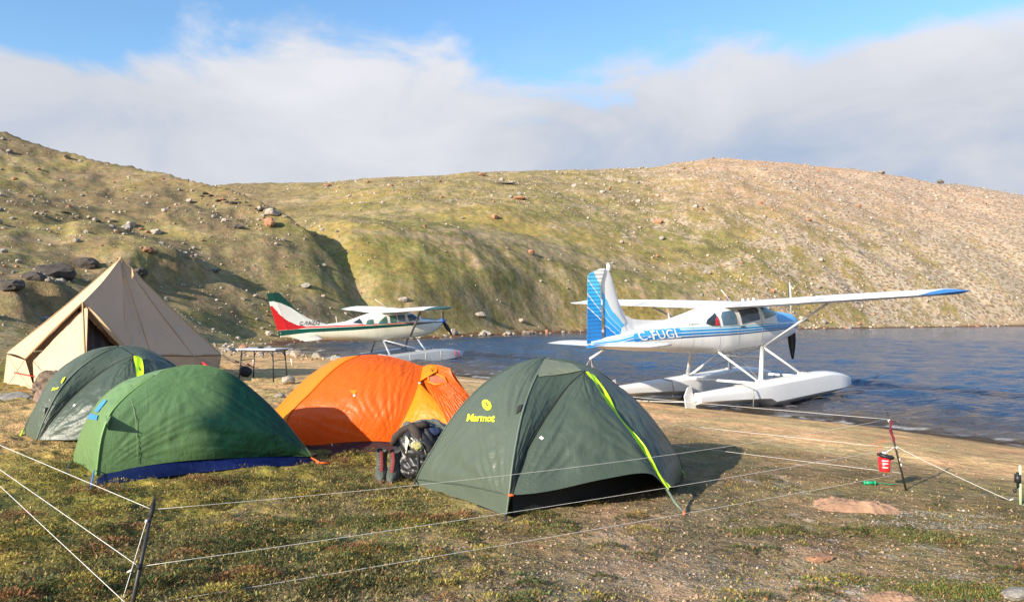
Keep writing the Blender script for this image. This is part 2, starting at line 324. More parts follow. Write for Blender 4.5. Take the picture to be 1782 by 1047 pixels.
# terrain colours -----------------------------------------------------
def mixc(a, b, t): t = np.asarray(t)[..., None]; return a*(1-t)+b*t
def ground_color(x, y, z, d):
    r = np.hypot(x, y); az = np.arctan2(x, y); px = 891+F*np.tan(np.clip(az, -1.2, 1.2))
    C = lambda *c: np.array(c, float)
    n1 = fbm(x*.45, y*.45, 4, 101); n2 = fbm(x*1.6, y*1.6, 4, 103, .6); n3 = fbm(x*6, y*6, 3, 107, .6); n4 = fbm(x*22, y*22, 2, 109)
    # near: soil and fine gravel
    col = mixc(C(.205, .15, .108)+0*x[..., None], C(.37, .265, .175), np.clip(.5+n2*.9+n4*.35, 0, 1))
    col = mixc(col, C(.33, .26, .19), ss(.25, .7, n3+n4*.25)*.5)
    col = mixc(col, C(.155, .11, .08), ss(.1, .5, fbm(x*.9, y*.9, 3, 151))*.6)
    m = mossmask(x, y, d)
    mc = mixc(C(.28, .23, .05)+0*x[..., None], C(.12, .115, .035), np.clip(.5+n2*1.3, 0, 1))
    mc = mixc(mc, C(.12, .07, .04), ss(.2, .6, n3)*.55)
    col = mixc(col, mc, np.clip(m*1.1+ss(.25, .5, fbm(x*.8, y*.8, 3, 131))*.35*ss(4, 9, d), 0, 1)*ss(-.5, .3, n3+.6*m+.1))
    # white lichen crusts, mostly right
    li = ss(.48, .60, fbm(x*2.6, y*2.6, 4, 141, .7)+.13*ss(1, 5, x))*ss(-1, 2.5, x)*ss(4, 6, d)
    col = mixc(col, C(.55, .50, .44), li*.8)
    # olive moss belt behind the beach
    belt = ss(4.2, 5.6, d+n1*1.0)*(1-ss(7.5, 10.5, d+n1*1.5))*ss(-6, 0, x)
    col = mixc(col, mixc(C(.20, .15, .05)+0*x[..., None], C(.13, .10, .045), np.clip(.5+n2, 0, 1)), belt*.72*ss(-.6, .2, n3+.3))
    # sand
    sa = 1-ss(4.2, 6.4, d+n1*1.6+n2*.5); sa = np.where(r > 15, 1-ss(5.5, 10, d+n1*2.5), sa); sa = np.maximum(sa, ss(8, 13, r)*(1-ss(26, 40, r))*ss(-13, -6, x)*.75*(1-ss(12, 20, d+n1*4)))
    sc = mixc(C(.66, .43, .235)+0*x[..., None], C(.54, .345, .185), np.clip(.5+n2*.8+n4*.5, 0, 1))
    sc = mixc(sc, C(.19, .125, .075), 1-ss(.05, .55, d+n2*.15))
    col = mixc(col, sc, sa)
    # middle and far land
    far = ss(24, 38, r-8*sa)
    f1 = fbm(x*.05, y*.05, 4, 201); f2 = fbm(x*.22, y*.22, 4, 203, .6); f3 = fbm(x*1.1, y*1.1, 3, 207, .65); f4 = fbm(x*.09+9, y*.3, 4, 211, .55)
    gr = mixc(C(.26, .215, .085)+0*x[..., None], C(.17, .155, .055), np.clip(.5+f2*.9+f1*.5, 0, 1))
    gr = mixc(gr, C(.33, .26, .15), ss(-.1, .4, f3+f2*.6+.12)*.75)
    gr = mixc(gr, C(.12, .12, .045), ss(.15, .5, fbm(x*.3, y*.3, 3, 223)-f1*.3)*.5)
    lush = ss(-.25, .3, f4)*ss(420, 600, px)*(1-ss(1250, 1500, px))*(1-ss(20, 34, z-f1*8))*ss(3, 8, z)
    gr = mixc(gr, C(.165, .17, .045), lush*.6)
    yel = ss(.05, .45, fbm(x*.03, y*.12, 3, 231))*(1-ss(26, 40, z))*ss(200, 500, px)
    gr = mixc(gr, C(.33, .25, .065), yel*.45)
    scree = ss(-.35, .55, f2+f3*.7+(px-1330)/620+ss(25, 60, z)*.45*ss(500, 900, px))*ss(60, 90, r)
    gr = mixc(gr, mixc(C(.44, .34, .215)+0*x[..., None], C(.37, .285, .18), np.clip(.5+f3, 0, 1)), scree*.85)
    ora = ss(.0, .35, f1*.7+f2*.35-.02+ss(45, 66, z)*.34)*ss(1000, 1300, px)*ss(22, 50, z)
    gr = mixc(gr, C(.50, .29, .155), ora*.75)
    lh = ss(700, 350, px)*ss(34, 45, r)                     # darker heath on the left hill
    gr = mixc(gr, mixc(C(.21, .165, .085)+0*x[..., None], C(.14, .11, .068), np.clip(.5+f3*1.1, 0, 1)), lh*ss(-.5, .25, f2+f1)*.85)
    bz = fbm(x*.045, z*.42+y*.012, 4, 251, .6)*ss(3, 9, z)           # turf terraces run along the slope
    gr = gr*(1+.30*bz[..., None]); gr = mixc(gr, C(.105, .09, .045), ss(.22, .5, bz+f3*.25)*.65*(1-scree*.7)); gr = mixc(gr, C(.38, .30, .19), ss(.2, .5, -bz+f3*.3)*.5)
    gr = mixc(gr, C(.46, .31, .205), ss(1000, 1450, px)*ss(10, 45, z)*.6)
    gr = gr*np.array([1.16, 1.10, 1.22])
    fs = (1-ss(.4, 2.2, d+f3))*ss(45, 60, r)
    gr = mixc(gr, C(.13, .06, .04), fs)
    col = mixc(col, gr, far)
    col = mixc(col, C(.10, .075, .05), 1-ss(-.6, -.02, d))
    st = np.clip(.25+scree*.8+.25*f2, 0, 1)*far*ss(1, 4, d)*ss(95, 150, r)
    return np.clip(col, .01, 1), st

def ground_material():
    m = bpy.data.materials.new('tundra_ground'); m.use_nodes = True; nt = m.node_tree; N = nt.nodes; K = nt.links; b = N['Principled BSDF']
    setp(b, Roughness=.95, Specular_IOR_Level=.15)
    a = N.new('ShaderNodeAttribute'); a.attribute_name = 'col'; g = N.new('ShaderNodeNewGeometry')
    fac = None
    for sc, lo, hi in ((55, .72, 1.28), (9, .80, 1.2), (1.6, .66, 1.36), (.33, .78, 1.22)):
        n = N.new('ShaderNodeTexNoise'); n.inputs['Scale'].default_value = sc; n.inputs['Detail'].default_value = 5; n.inputs['Roughness'].default_value = .7; K.new(g.outputs['Position'], n.inputs[0])
        mr = N.new('ShaderNodeMapRange'); mr.inputs[1].default_value = .3; mr.inputs[2].default_value = .7; mr.inputs[3].default_value = lo; mr.inputs[4].default_value = hi; K.new(n.outputs['Fac'], mr.inputs[0])
        if fac is None: fac = mr.outputs[0]
        else:
            q = N.new('ShaderNodeMath'); q.operation = 'MULTIPLY'; K.new(fac, q.inputs[0]); K.new(mr.outputs[0], q.inputs[1]); fac = q.outputs[0]
        if sc == 55: nb = n
        if sc == 1.6: nf = n
    mul = N.new('ShaderNodeVectorMath'); mul.operation = 'SCALE'; K.new(a.outputs['Color'], mul.inputs[0]); K.new(fac, mul.inputs['Scale'])
    nh = N.new('ShaderNodeTexNoise'); nh.inputs['Scale'].default_value = .9; nh.inputs['Detail'].default_value = 6; nh.inputs['Roughness'].default_value = .75; K.new(g.outputs['Position'], nh.inputs[0])
    rh = N.new('ShaderNodeValToRGB'); rh.color_ramp.elements[0].position = .36; rh.color_ramp.elements[0].color = (.78, .92, .75, 1); rh.color_ramp.elements[1].position = .64; rh.color_ramp.elements[1].color = (1.22, 1.05, .95, 1); K.new(nh.outputs['Fac'], rh.inputs[0])
    mh = N.new('ShaderNodeVectorMath'); mh.operation = 'MULTIPLY'; K.new(mul.outputs[0], mh.inputs[0]); K.new(rh.outputs[0], mh.inputs[1]); last = mh.outputs[0]; sa_ = N.new('ShaderNodeAttribute'); sa_.attribute_name = 'stony'
    for sc, th, cc in ((1.3, .44, (.55, .47, .36, 1)), (.55, .34, (.50, .41, .31, 1)), (.9, .40, (.17, .12, .075, 1))):
        vo = N.new('ShaderNodeTexVoronoi'); vo.inputs['Scale'].default_value = sc; K.new(g.outputs['Position'], vo.inputs[0])
        t1 = N.new('ShaderNodeMath'); t1.operation = 'MULTIPLY_ADD'; K.new(sa_.outputs['Fac'], t1.inputs[0]); t1.inputs[1].default_value = th; t1.inputs[2].default_value = .01
        lt = N.new('ShaderNodeMath'); lt.operation = 'LESS_THAN'; K.new(vo.outputs['Distance'], lt.inputs[0]); K.new(t1.outputs[0], lt.inputs[1])
        ml = N.new('ShaderNodeMath'); ml.operation = 'MULTIPLY'; K.new(lt.outputs[0], ml.inputs[0]); ml.inputs[1].default_value = .75
        mi = N.new('ShaderNodeMix'); mi.data_type = 'RGBA'; K.new(ml.outputs[0], mi.inputs[0]); K.new(last, mi.inputs[6]); mi.inputs[7].default_value = cc; last = mi.outputs[2]
    K.new(last, b.inputs['Base Color'])
    b1 = N.new('ShaderNodeBump'); b1.inputs['Strength'].default_value = .7; b1.inputs['Distance'].default_value = .012; K.new(nb.outputs['Fac'], b1.inputs['Height'])
    b2 = N.new('ShaderNodeBump'); b2.inputs['Strength'].default_value = .55; b2.inputs['Distance'].default_value = .25; K.new(nf.outputs['Fac'], b2.inputs['Height']); K.new(b1.outputs[0], b2.inputs['Normal']); K.new(b2.outputs[0], b.inputs['Normal'])
    return m

def build_terrain():
    A = np.concatenate([np.linspace(-math.pi, -.78, 60)[:-1], np.linspace(-.78, .78, 760), np.linspace(.78, math.pi, 60)[1:]])
    R = np.concatenate([[.3, 1.2, 2.2], np.exp(np.linspace(math.log(3.2), math.log(30), 500)), np.exp(np.linspace(math.log(30.3), math.log(330), 290)), [345, 370, 410, 480, 600, 900, 1600, 3200]])
    rr, aa = np.meshgrid(R, A, indexing='ij'); x = rr*np.sin(aa); y = rr*np.cos(aa)
    z = height(x, y); d = shore_d(x, y)
    c, st_ = ground_color(x, y, z, d)
    P = np.stack([x, y, z], -1).reshape(-1, 3)
    o = mk('ground', P, gridfaces(*x.shape)[:, ::-1], ground_material(), None, True, {'col': ('FLOAT_COLOR', c.reshape(-1, 3)), 'stony': ('FLOAT', st_.ravel())})
    tag(o, None, None, None, 'structure')
build_terrain()

def build_water():
    A = np.linspace(-.62, 1.25, 620); R = np.concatenate([np.exp(np.linspace(math.log(9.5), math.log(75), 470)), np.exp(np.linspace(math.log(75.6), math.log(420), 90))])
    rr, aa = np.meshgrid(R, A, indexing='ij'); x = rr*np.sin(aa); y = rr*np.cos(aa); d = -shore_d(x, y)
    z = 0*x; dxo = 0*x; dyo = 0*x; rg = np.random.default_rng(3)
    gust = .75+.5*fbm(x*.06, y*.06, 3, 301)
    for i in range(70):
        lam = .35*(1.055**i); lam = lam if lam < 6 else 1+rg.random()*3
        th = math.radians(-118)+rg.normal()*.55                   # wind drives the chop toward the near beach
        k = 2*math.pi/lam; a = .0090*lam**.6*(1 if lam < 2.2 else .6); ph = rg.random()*6.28
        att = 1-ss(lam*26, lam*60, rr)
        p = k*(x*math.cos(th)+y*math.sin(th))+ph+2.2*fbm(x*.12/lam**.5, y*.12/lam**.5, 2, 310+i)
        z += att*a*np.sin(p); dxo += att*a*math.cos(th)*np.cos(p)*.7; dyo += att*a*math.sin(th)*np.cos(p)*.7
    calm = ss(-.2, 1.6, d)*.8+.2
    z = z*gust*calm; x2 = x+dxo*calm; y2 = y+dyo*calm
    z += np.where(d < 1.5, .016*np.sin(d*7+fbm(x*.8, y*.8, 2, 333)*5)*np.exp(-np.clip(d, 0, 9)*1.1), 0)+.006
    foam = np.clip((1-ss(.04, .50, np.abs(d-.22-fbm(x*.6, y*.6, 2, 341)*.3)))*ss(.0, .3, fbm(x*3.2, y*3.2, 3, 343, .6)+.10), 0, 1)+.6*ss(.42, .55, fbm(x*1.1, y*2.6, 4, 351, .6))*(1-ss(1.5, 4, d))*ss(.1, .5, d)
    keep = d > -2.5
    P = np.stack([x2, y2, z], -1).reshape(-1, 3); fc = gridfaces(*x.shape)[:, ::-1]; kf = keep.ravel()[fc].any(1); fc = fc[kf]
    used = np.unique(fc); mp = np.full(len(P), -1); mp[used] = np.arange(len(used))
    m = bpy.data.materials.new('lake_water'); m.use_nodes = True; nt = m.node_tree; N = nt.nodes; K = nt.links; b = N['Principled BSDF']; out = N['Material Output']
    setp(b, Roughness=.07, Specular_IOR_Level=.5, IOR=1.33)
    a = N.new('ShaderNodeAttribute'); a.attribute_name = 'depth'; cr = N.new('ShaderNodeValToRGB'); K.new(a.outputs['Fac'], cr.inputs[0]); q = cr.color_ramp.elements
    q[0].position = 0; q[0].color = (.115, .085, .055, 1); q[1].position = 1; q[1].color = (.020, .064, .135, 1)
    e3 = q.new(.16); e3.color = (.070, .058, .052, 1); e4 = q.new(.45); e4.color = (.018, .042, .092, 1)
    af = N.new('ShaderNodeAttribute'); af.attribute_name = 'foam'; mx = N.new('ShaderNodeMix'); mx.data_type = 'RGBA'; K.new(af.outputs['Fac'], mx.inputs[0]); K.new(cr.outputs[0], mx.inputs[6]); mx.inputs[7].default_value = (.75, .75, .75, 1)
    K.new(mx.outputs[2], b.inputs['Base Color'])
    g = N.new('ShaderNodeNewGeometry'); mp_ = N.new('ShaderNodeMapping'); mp_.inputs['Rotation'].default_value = (0, 0, .5); mp_.inputs['Scale'].default_value = (.55, 1.5, 1); K.new(g.outputs['Position'], mp_.inputs[0])
    n = N.new('ShaderNodeTexNoise'); n.inputs['Scale'].default_value = 5.0; n.inputs['Detail'].default_value = 4; n.inputs['Roughness'].default_value = .5; K.new(mp_.outputs[0], n.inputs[0])
    bp = N.new('ShaderNodeBump'); bp.inputs['Strength'].default_value = .9; bp.inputs['Distance'].default_value = .13; K.new(n.outputs['Fac'], bp.inputs['Height']); K.new(bp.outputs[0], b.inputs['Normal'])
    tr = N.new('ShaderNodeBsdfTransparent'); tr.inputs[0].default_value = (.85, .82, .78, 1); ms = N.new('ShaderNodeMixShader')
    mr = N.new('ShaderNodeMapRange'); mr.inputs[1].default_value = 0; mr.inputs[2].default_value = .12; mr.inputs[3].default_value = .35; mr.inputs[4].default_value = 1; K.new(a.outputs['Fac'], mr.inputs[0])
    K.new(mr.outputs[0], ms.inputs[0]); K.new(tr.outputs[0], ms.inputs[1]); K.new(b.outputs[0], ms.inputs[2]); K.new(ms.outputs[0], out.inputs[0])
    dep = np.clip(d/11, 0, 1).ravel()
    o = mk('water', P[used], mp[fc], m, None, True, {'depth': ('FLOAT', dep[used]), 'foam': ('FLOAT', foam.ravel()[used])})
    tag(o, None, None, None, 'structure')
build_water()

# ------------------------------------------------------------------ rocks
M_ROCKG = mat('grey_rock', (.27, .245, .21), .9, var=.35, vscale=3, bump=.6, bscale=9)
M_ROCKP = mat('pale_rock', (.38, .32, .255), .9, var=.30, vscale=3, bump=.6, bscale=9)
M_ROCKO = mat('rusty_rock', (.36, .18, .10), .9, var=.35, vscale=2.5, bump=.6, bscale=9)
M_ROCKD = mat('dark_rock', (.14, .12, .10), .9, var=.4, vscale=1.2, bump=.8, bscale=5)
def ico(sub=1):
    t = (1+5**.5)/2; v = [V(*p) for p in [(-1, t, 0), (1, t, 0), (-1, -t, 0), (1, -t, 0), (0, -1, t), (0, 1, t), (0, -1, -t), (0, 1, -t), (t, 0, -1), (t, 0, 1), (-t, 0, -1), (-t, 0, 1)]]
    v = [p/np.linalg.norm(p) for p in v]
    f = [(0, 11, 5), (0, 5, 1), (0, 1, 7), (0, 7, 10), (0, 10, 11), (1, 5, 9), (5, 11, 4), (11, 10, 2), (10, 7, 6), (7, 1, 8), (3, 9, 4), (3, 4, 2), (3, 2, 6), (3, 6, 8), (3, 8, 9), (4, 9, 5), (2, 4, 11), (6, 2, 10), (8, 6, 7), (9, 8, 1)]
    for _ in range(sub):
        c = {}; nf = []
        def mid(a, b):
            k = (min(a, b), max(a, b))
            if k not in c: p = v[a]+v[b]; v.append(p/np.linalg.norm(p)); c[k] = len(v)-1
            return c[k]
        for a, b, d in f:
            x, y, z = mid(a, b), mid(b, d), mid(d, a); nf += [(a, x, z), (b, y, x), (d, z, y), (x, y, z)]
        f = nf
    return np.array(v), np.array(f)
def rock_shape(seed, sub=2, cuts=9):
    r = np.random.default_rng(seed); v, f = ico(sub)
    for _ in range(cuts):                       # plane cuts give the faceted, broken look
        n = r.normal(size=3); n /= np.linalg.norm(n); h = .55+.3*r.random(); s_ = v@n; v = v-np.outer(np.clip(s_-h, 0, 9), n)*.9
    v = v*(1+.05*r.normal(size=(len(v), 1))); v = v*np.array([1, .8+.3*r.random(), .62+.25*r.random()])
    return v, f
ROCKS = [rock_shape(i) for i in range(10)]; ROCKL = [rock_shape(50+i, 1, 6) for i in range(8)]
ROCKMESH = {}
def rock_mesh(k, m):
    key = (k, m.name)
    if key not in ROCKMESH:
        v, f = ROCKS[k]; me = bpy.data.meshes.new('stone'); me.from_pydata(v.tolist(), [], f.tolist()); me.materials.append(m); ROCKMESH[key] = me
    return ROCKMESH[key]
def stone(x, y, s, m, label, group=None, name='stone', sink=.3, sc=(1, 1, 1), rz=None, k=None, cat='stone', z=None):
    o = bpy.data.objects.new(name, rock_mesh(random.randrange(10) if k is None else k, m)); COL.objects.link(o)
    zz = H1(x, y) if z is None else z
    o.location = (x, y, zz+s*sc[2]*(.6-sink*1.1)); o.scale = (s*sc[0], s*sc[1], s*sc[2]); o.rotation_euler = (random.uniform(-.2, .2), random.uniform(-.2, .2), random.uniform(0, 6.28) if rz is None else rz)
    return tag(o, label, cat, group)
def build_rocks():
    rg = np.random.default_rng(21)
    def sample(n, pxr, Yr, logy=True):
        px = rg.uniform(*pxr, n); Y = np.exp(rg.uniform(math.log(Yr[0]), math.log(Yr[1]), n)); return (px-891)/F*Y, Y, px
    P = []
    for n, pxr, Yr, smin, pw, zone in ((3600, (-60, 1840), (60, 290), .08, 2.6, 'far'), (9000, (1050, 1840), (120, 300), .10, 3.0, 'far'), (3500, (560, 1150), (150, 260), .08, 2.9, 'far'), (900, (-40, 720), (34, 95), .045, 2.2, 'left'), (500, (60, 640), (30, 70), .045, 2.3, 'left')):
        x, y, px = sample(n, pxr, Yr); s = smin*(1-rg.random(n))**(-1/pw); s = np.minimum(s, smin*7)
        P.append(np.stack([x, y, s, px, np.full(n, 0 if zone == 'far' else 1)], 1))
    # clusters of blocks
    for (px, Y, n, w) in ((640, 118, 60, 5), (600, 92, 60, 4), (480, 84, 70, 5), (420, 80, 60, 5), (370, 55, 40, 2.5), (250, 60, 30, 4), (1390, 220, 60, 7), (900, 195, 40, 10), (930, 83, 40, 6), (700, 76, 40, 4), (1180, 120, 30, 6), (60, 70, 40, 6), (300, 78, 40, 5), (1120, 140, 30, 8)):
        cx = (px-891)/F*Y; x = cx+rg.normal(size=n)*w; y = Y+rg.normal(size=n)*w*1.3; s = .075*Y/90*(1-rg.random(n))**(-1/2.2); P.append(np.stack([x, y, np.minimum(s, .8), np.full(n, px), np.full(n, 0 if Y > 75 else 1)], 1))
    P = np.concatenate(P); d = shore_d(P[:, 0], P[:, 1]); P = P[d > 1.0]
    z = height(P[:, 0], P[:, 1])
    # thinner where the turf is lush
    lush = ss(450, 650, P[:, 3])*(1-ss(1150, 1400, P[:, 3]))*(1-ss(16, 30, z)); keep = rg.random(len(P)) > lush*.75; P = P[keep]; z = z[keep]
    app = P[:, 2]/P[:, 1]; order = np.argsort(-app); P = P[order]; z = z[order]
    NI = 255
    for i in range(NI):
        x, y, s, px, zn = P[i]; q = rg.random()
        m = M_ROCKO if q < (.25 if px > 600 else .12) else (M_ROCKP if q < .6 else M_ROCKG)
        nm = {'grey_rock': 'grey', 'pale_rock': 'pale', 'rusty_rock': 'rusty brown'}[m.name]
        hgt = 'high up' if z[i] > (9 if zn else 26) else ('halfway up' if z[i] > (4 if zn else 10) else 'at the foot of')
        if zn: place = 'the left hillside'; wh = 'above the beige tent' if px < 300 else ('between beige tent and distant tail fin' if px < 480 else 'behind the distant tail fin')
        else: place = 'the far hillside'; wh = 'above the distant seaplane' if px < 800 else ('left of the blue tail' if px < 1020 else ('above the near seaplane cabin' if px < 1400 else 'behind the right wing'))
        size = 'large ' if app[order][i] > .008 else ''
        stone(x, y, s, m, f'{size}{nm.replace(" brown", "")} stone {hgt} {place}, {wh}', f'stones scattered on {place}')
    vs = []; fs = []; cs = []; b = 0
    for i in range(NI, len(P)):
        x, y, s, px, zn = P[i]; v, f = ROCKL[i % 8]; a = rg.random()*6.28; R_ = np.array([[math.cos(a), -math.sin(a), 0], [math.sin(a), math.cos(a), 0], [0, 0, 1]])
        w = (v*s)@R_.T+np.array([x, y, z[i]+s*.28]); vs.append(w); fs.append(f+b); b += len(v)
        q = rg.random(); c = (.33, .17, .09) if q < .09 else ((.46, .39, .30) if q < .55 else (.28, .23, .17)); cs.append(np.tile(np.array(c)*(.8+.4*rg.random()), (len(v), 1)))
    o = mk('hillside_rubble', np.concatenate(vs), np.concatenate(fs), mat('rubble_rock', (1, 1, 1), .9, var=.2, attr='col'), None, False, {'col': ('FLOAT_COLOR', np.concatenate(cs))})
    tag(o, 'countless small stones strewn over the hillsides', 'rubble', None, 'stuff')
    # single boulders one can pick out
    def S(px, py, w, Y, m, label, name='boulder', sc=(1, .9, .8), k=None, sink=.25, rz=None):
        p = None
        # the ground seen at this pixel, near distance Y
        p = hit_px(px, py, Y*.6, Y*1.5, 400)
        if p is None: q = at(px, py, Y); p = q
        s = w/2/F*p[1]; stone(p[0], p[1], s, m, label, None, name, sink, sc, rz, k, 'boulder')
    S(862, 381, 19, 180, M_ROCKO, 'rusty brown boulder halfway up the far hill, above the lush green slope')
    S(1147, 389, 19, 190, M_ROCKO, 'square orange boulder on the far slope above the blue tail fin', sc=(1, .9, 1))
    S(1534, 299, 15, 285, M_ROCKG, 'large round grey boulder on the skyline of the right hill')
    S(1637, 310, 12, 290, M_ROCKD, 'small dark boulder on the skyline right of the round grey one')
    S(838, 306, 17, 235, M_ROCKO, 'low rusty boulder just under the skyline in the middle', sc=(1, .9, .55))
    S(903, 347, 26, 210, M_ROCKO, 'flat rusty rock band below the skyline in the middle', sc=(1, .6, .3))
    S(880, 320, 34, 225, M_ROCKD, 'thin dark rock ledge below the skyline in the middle', sc=(1, .5, .18), rz=0)
    S(571, 324, 16, 228, M_ROCKO, 'dark rusty boulder on the skyline right of the left hill', sc=(1, .8, .5))
    S(494, 360, 16, 90, M_ROCKD, 'dark boulder at the foot of the shaded brow of the left hill', sc=(1, .8, .6), k=3)
    S(416, 398, 22, 80, M_ROCKD, 'dark flat boulder casting a shadow on the left hillside', sc=(1, .8, .6))
    S(260, 440, 24, 62, M_ROCKO, 'rusty brown boulder behind the peak of the beige tent, right side', sc=(1, .8, .65))
    S(374, 473, 26, 52, M_ROCKD, 'low dark boulder on the grass right of the beige tent peak', sc=(1, .8, .4))
    S(397, 557, 30, 36, M_ROCKG, 'grey boulder at the edge of the grass behind the folding table', sc=(1, .8, .55))
    S(532, 500, 20, 62, M_ROCKG, 'grey boulder just above the green and red tail fin', sc=(1, .8, .7))
    S(660, 578, 34, 68, M_ROCKP, 'pale boulder pile at the far waterline below the small propeller', sc=(1, .7, .8)) if False else None
    S(790, 582, 30, 72, M_ROCKP, 'pale cluster boulder on the far waterline right of the distant propeller', sc=(1, .7, .7))
    S(846, 583, 34, 76, M_ROCKG, 'broad flat grey boulder on the far waterline between the two aircraft', sc=(1, .6, .5))
    S(918, 583, 26, 80, M_ROCKP, 'pale boulder on the far waterline left of the blue tail', sc=(1, .6, .6))
    S(703, 526, 22, 82, M_ROCKP, 'pale streaked boulder on the slope above the distant wing', sc=(1, .7, .6))
    S(835, 552, 24, 82, M_ROCKP, 'pale boulder with a dark side on the slope right of the small propeller', sc=(1, .7, .7)) 
    S(908, 561, 18, 84, M_ROCKP, 'whitish block on the grass above the far waterline, middle', sc=(1, .7, .7))
    S(70, 263, 26, 100, M_ROCKG, 'slanting grey slab high on the left hillside', sc=(1, .6, .5)) if False else None
    S(118, 277, 24, 95, M_ROCKG, 'slanting grey slab near the top of the left hillside', sc=(1, .5, .45))
    S(18, 267, 14, 92, M_ROCKG, 'small grey boulder at the left edge near the hilltop')
    M_OUT = mat('shade_dark_outcrop_rock', (.075, .062, .052), .95, var=.5, vscale=1.5, bump=.9, bscale=4)  # near-black base colour carries the shade of the hill's bank faces
    # outcrop in the shade left of the bell tent
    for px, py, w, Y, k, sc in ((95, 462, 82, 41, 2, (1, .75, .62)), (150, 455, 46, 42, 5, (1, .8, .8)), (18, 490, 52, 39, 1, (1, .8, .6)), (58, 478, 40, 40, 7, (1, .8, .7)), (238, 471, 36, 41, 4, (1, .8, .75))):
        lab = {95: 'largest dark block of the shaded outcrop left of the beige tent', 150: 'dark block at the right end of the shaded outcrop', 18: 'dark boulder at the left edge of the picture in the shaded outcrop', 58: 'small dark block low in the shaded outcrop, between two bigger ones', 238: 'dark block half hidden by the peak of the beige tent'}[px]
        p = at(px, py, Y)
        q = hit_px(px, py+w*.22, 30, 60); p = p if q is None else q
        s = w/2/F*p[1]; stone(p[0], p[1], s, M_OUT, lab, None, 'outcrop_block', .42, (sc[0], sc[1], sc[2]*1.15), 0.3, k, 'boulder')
    # two broken ledges of dark blocks higher on the left hill
    rl = np.random.default_rng(11)
    for (x0_, y0_, x1_, y1_, n_, lab, gr_) in ((350, 338, 480, 372, 16, 'dark angular block in the broken rock ledge below the brow of the left hill', 'blocks of the upper rock ledge'), (80, 372, 205, 388, 11, 'dark block in the short rock ledge high behind the beige tent', 'blocks of the short rock ledge')):
        for i in range(n_):
            t = (i+rl.random()*.8)/n_; px = x0_+(x1_-x0_)*t; py = y0_+(y1_-y0_)*t+rl.normal()*3.5; p = None
            p = hit_px(px, py, 45, 110)
            if p is None: continue
            s = rl.uniform(7, 15)/2/F*p[1]; stone(p[0], p[1], s, M_OUT, lab, gr_, 'ledge_block', .38, (1, .8, .6), None, None, 'boulder')
    # stones along the far waterline
    rgx = np.random.default_rng(5); pts = []
    seg = SHORE[15:27]
    n = 0
    for i in range(len(seg)-1):
        a, b_ = seg[i], seg[i+1]; ln = np.linalg.norm(b_-a); k = int(ln/1.4) if a[1] < 100 else int(ln/5)
        for _ in range(k):
            t = rgx.random(); p = a+(b_-a)*t+rgx.normal(size=2)*.35; s = rgx.uniform(.10, .30)*(1 if p[1] < 80 else 1.4)
            stone(p[0], p[1], s, (M_ROCKO, M_ROCKG, M_ROCKP)[rgx.integers(3)], 'rounded stone in the rim of stones along the far waterline', 'stones rimming the far shore', sink=.2); n += 1
            if n > 110: return
build_rocks()

# ------------------------------------------------------------------ aircraft
PAINT_W = lin((236, 236, 232))
M_GLASS = mat('window_glass', (.03, .045, .06), .06, spec=.9, var=.3, vscale=2)
M_GLASSB = mat('bluish_window_glass', (.09, .16, .23), .06, spec=.9, var=.3, vscale=2)
M_GLASSG = mat('greenish_window_glass', (.06, .16, .13), .07, spec=.9, var=.5, vscale=4)
M_RED = mat('red_cloth', (.55, .03, .03), .7)
M_WHITE = mat('white_paint', (.80, .80, .78), .3, var=.04, coat=.2)
M_CREAM = mat('cream_paint', (.74, .71, .58), .35, var=.05, coat=.2)
M_ALU = mat('float_aluminium', (.50, .52, .54), .38, metal=.35, var=.10)
M_DARKM = mat('black_metal', (.02, .02, .022), .45)
M_PROPG = mat('lit_grey_propeller_blade', (.45, .45, .46), .35, metal=.3)
M_STRUTG = mat('dull_grey_strut', (.32, .30, .27), .5, metal=.3)
M_SEAM = mat('dark_panel_gap', (.25, .24, .23), .7)

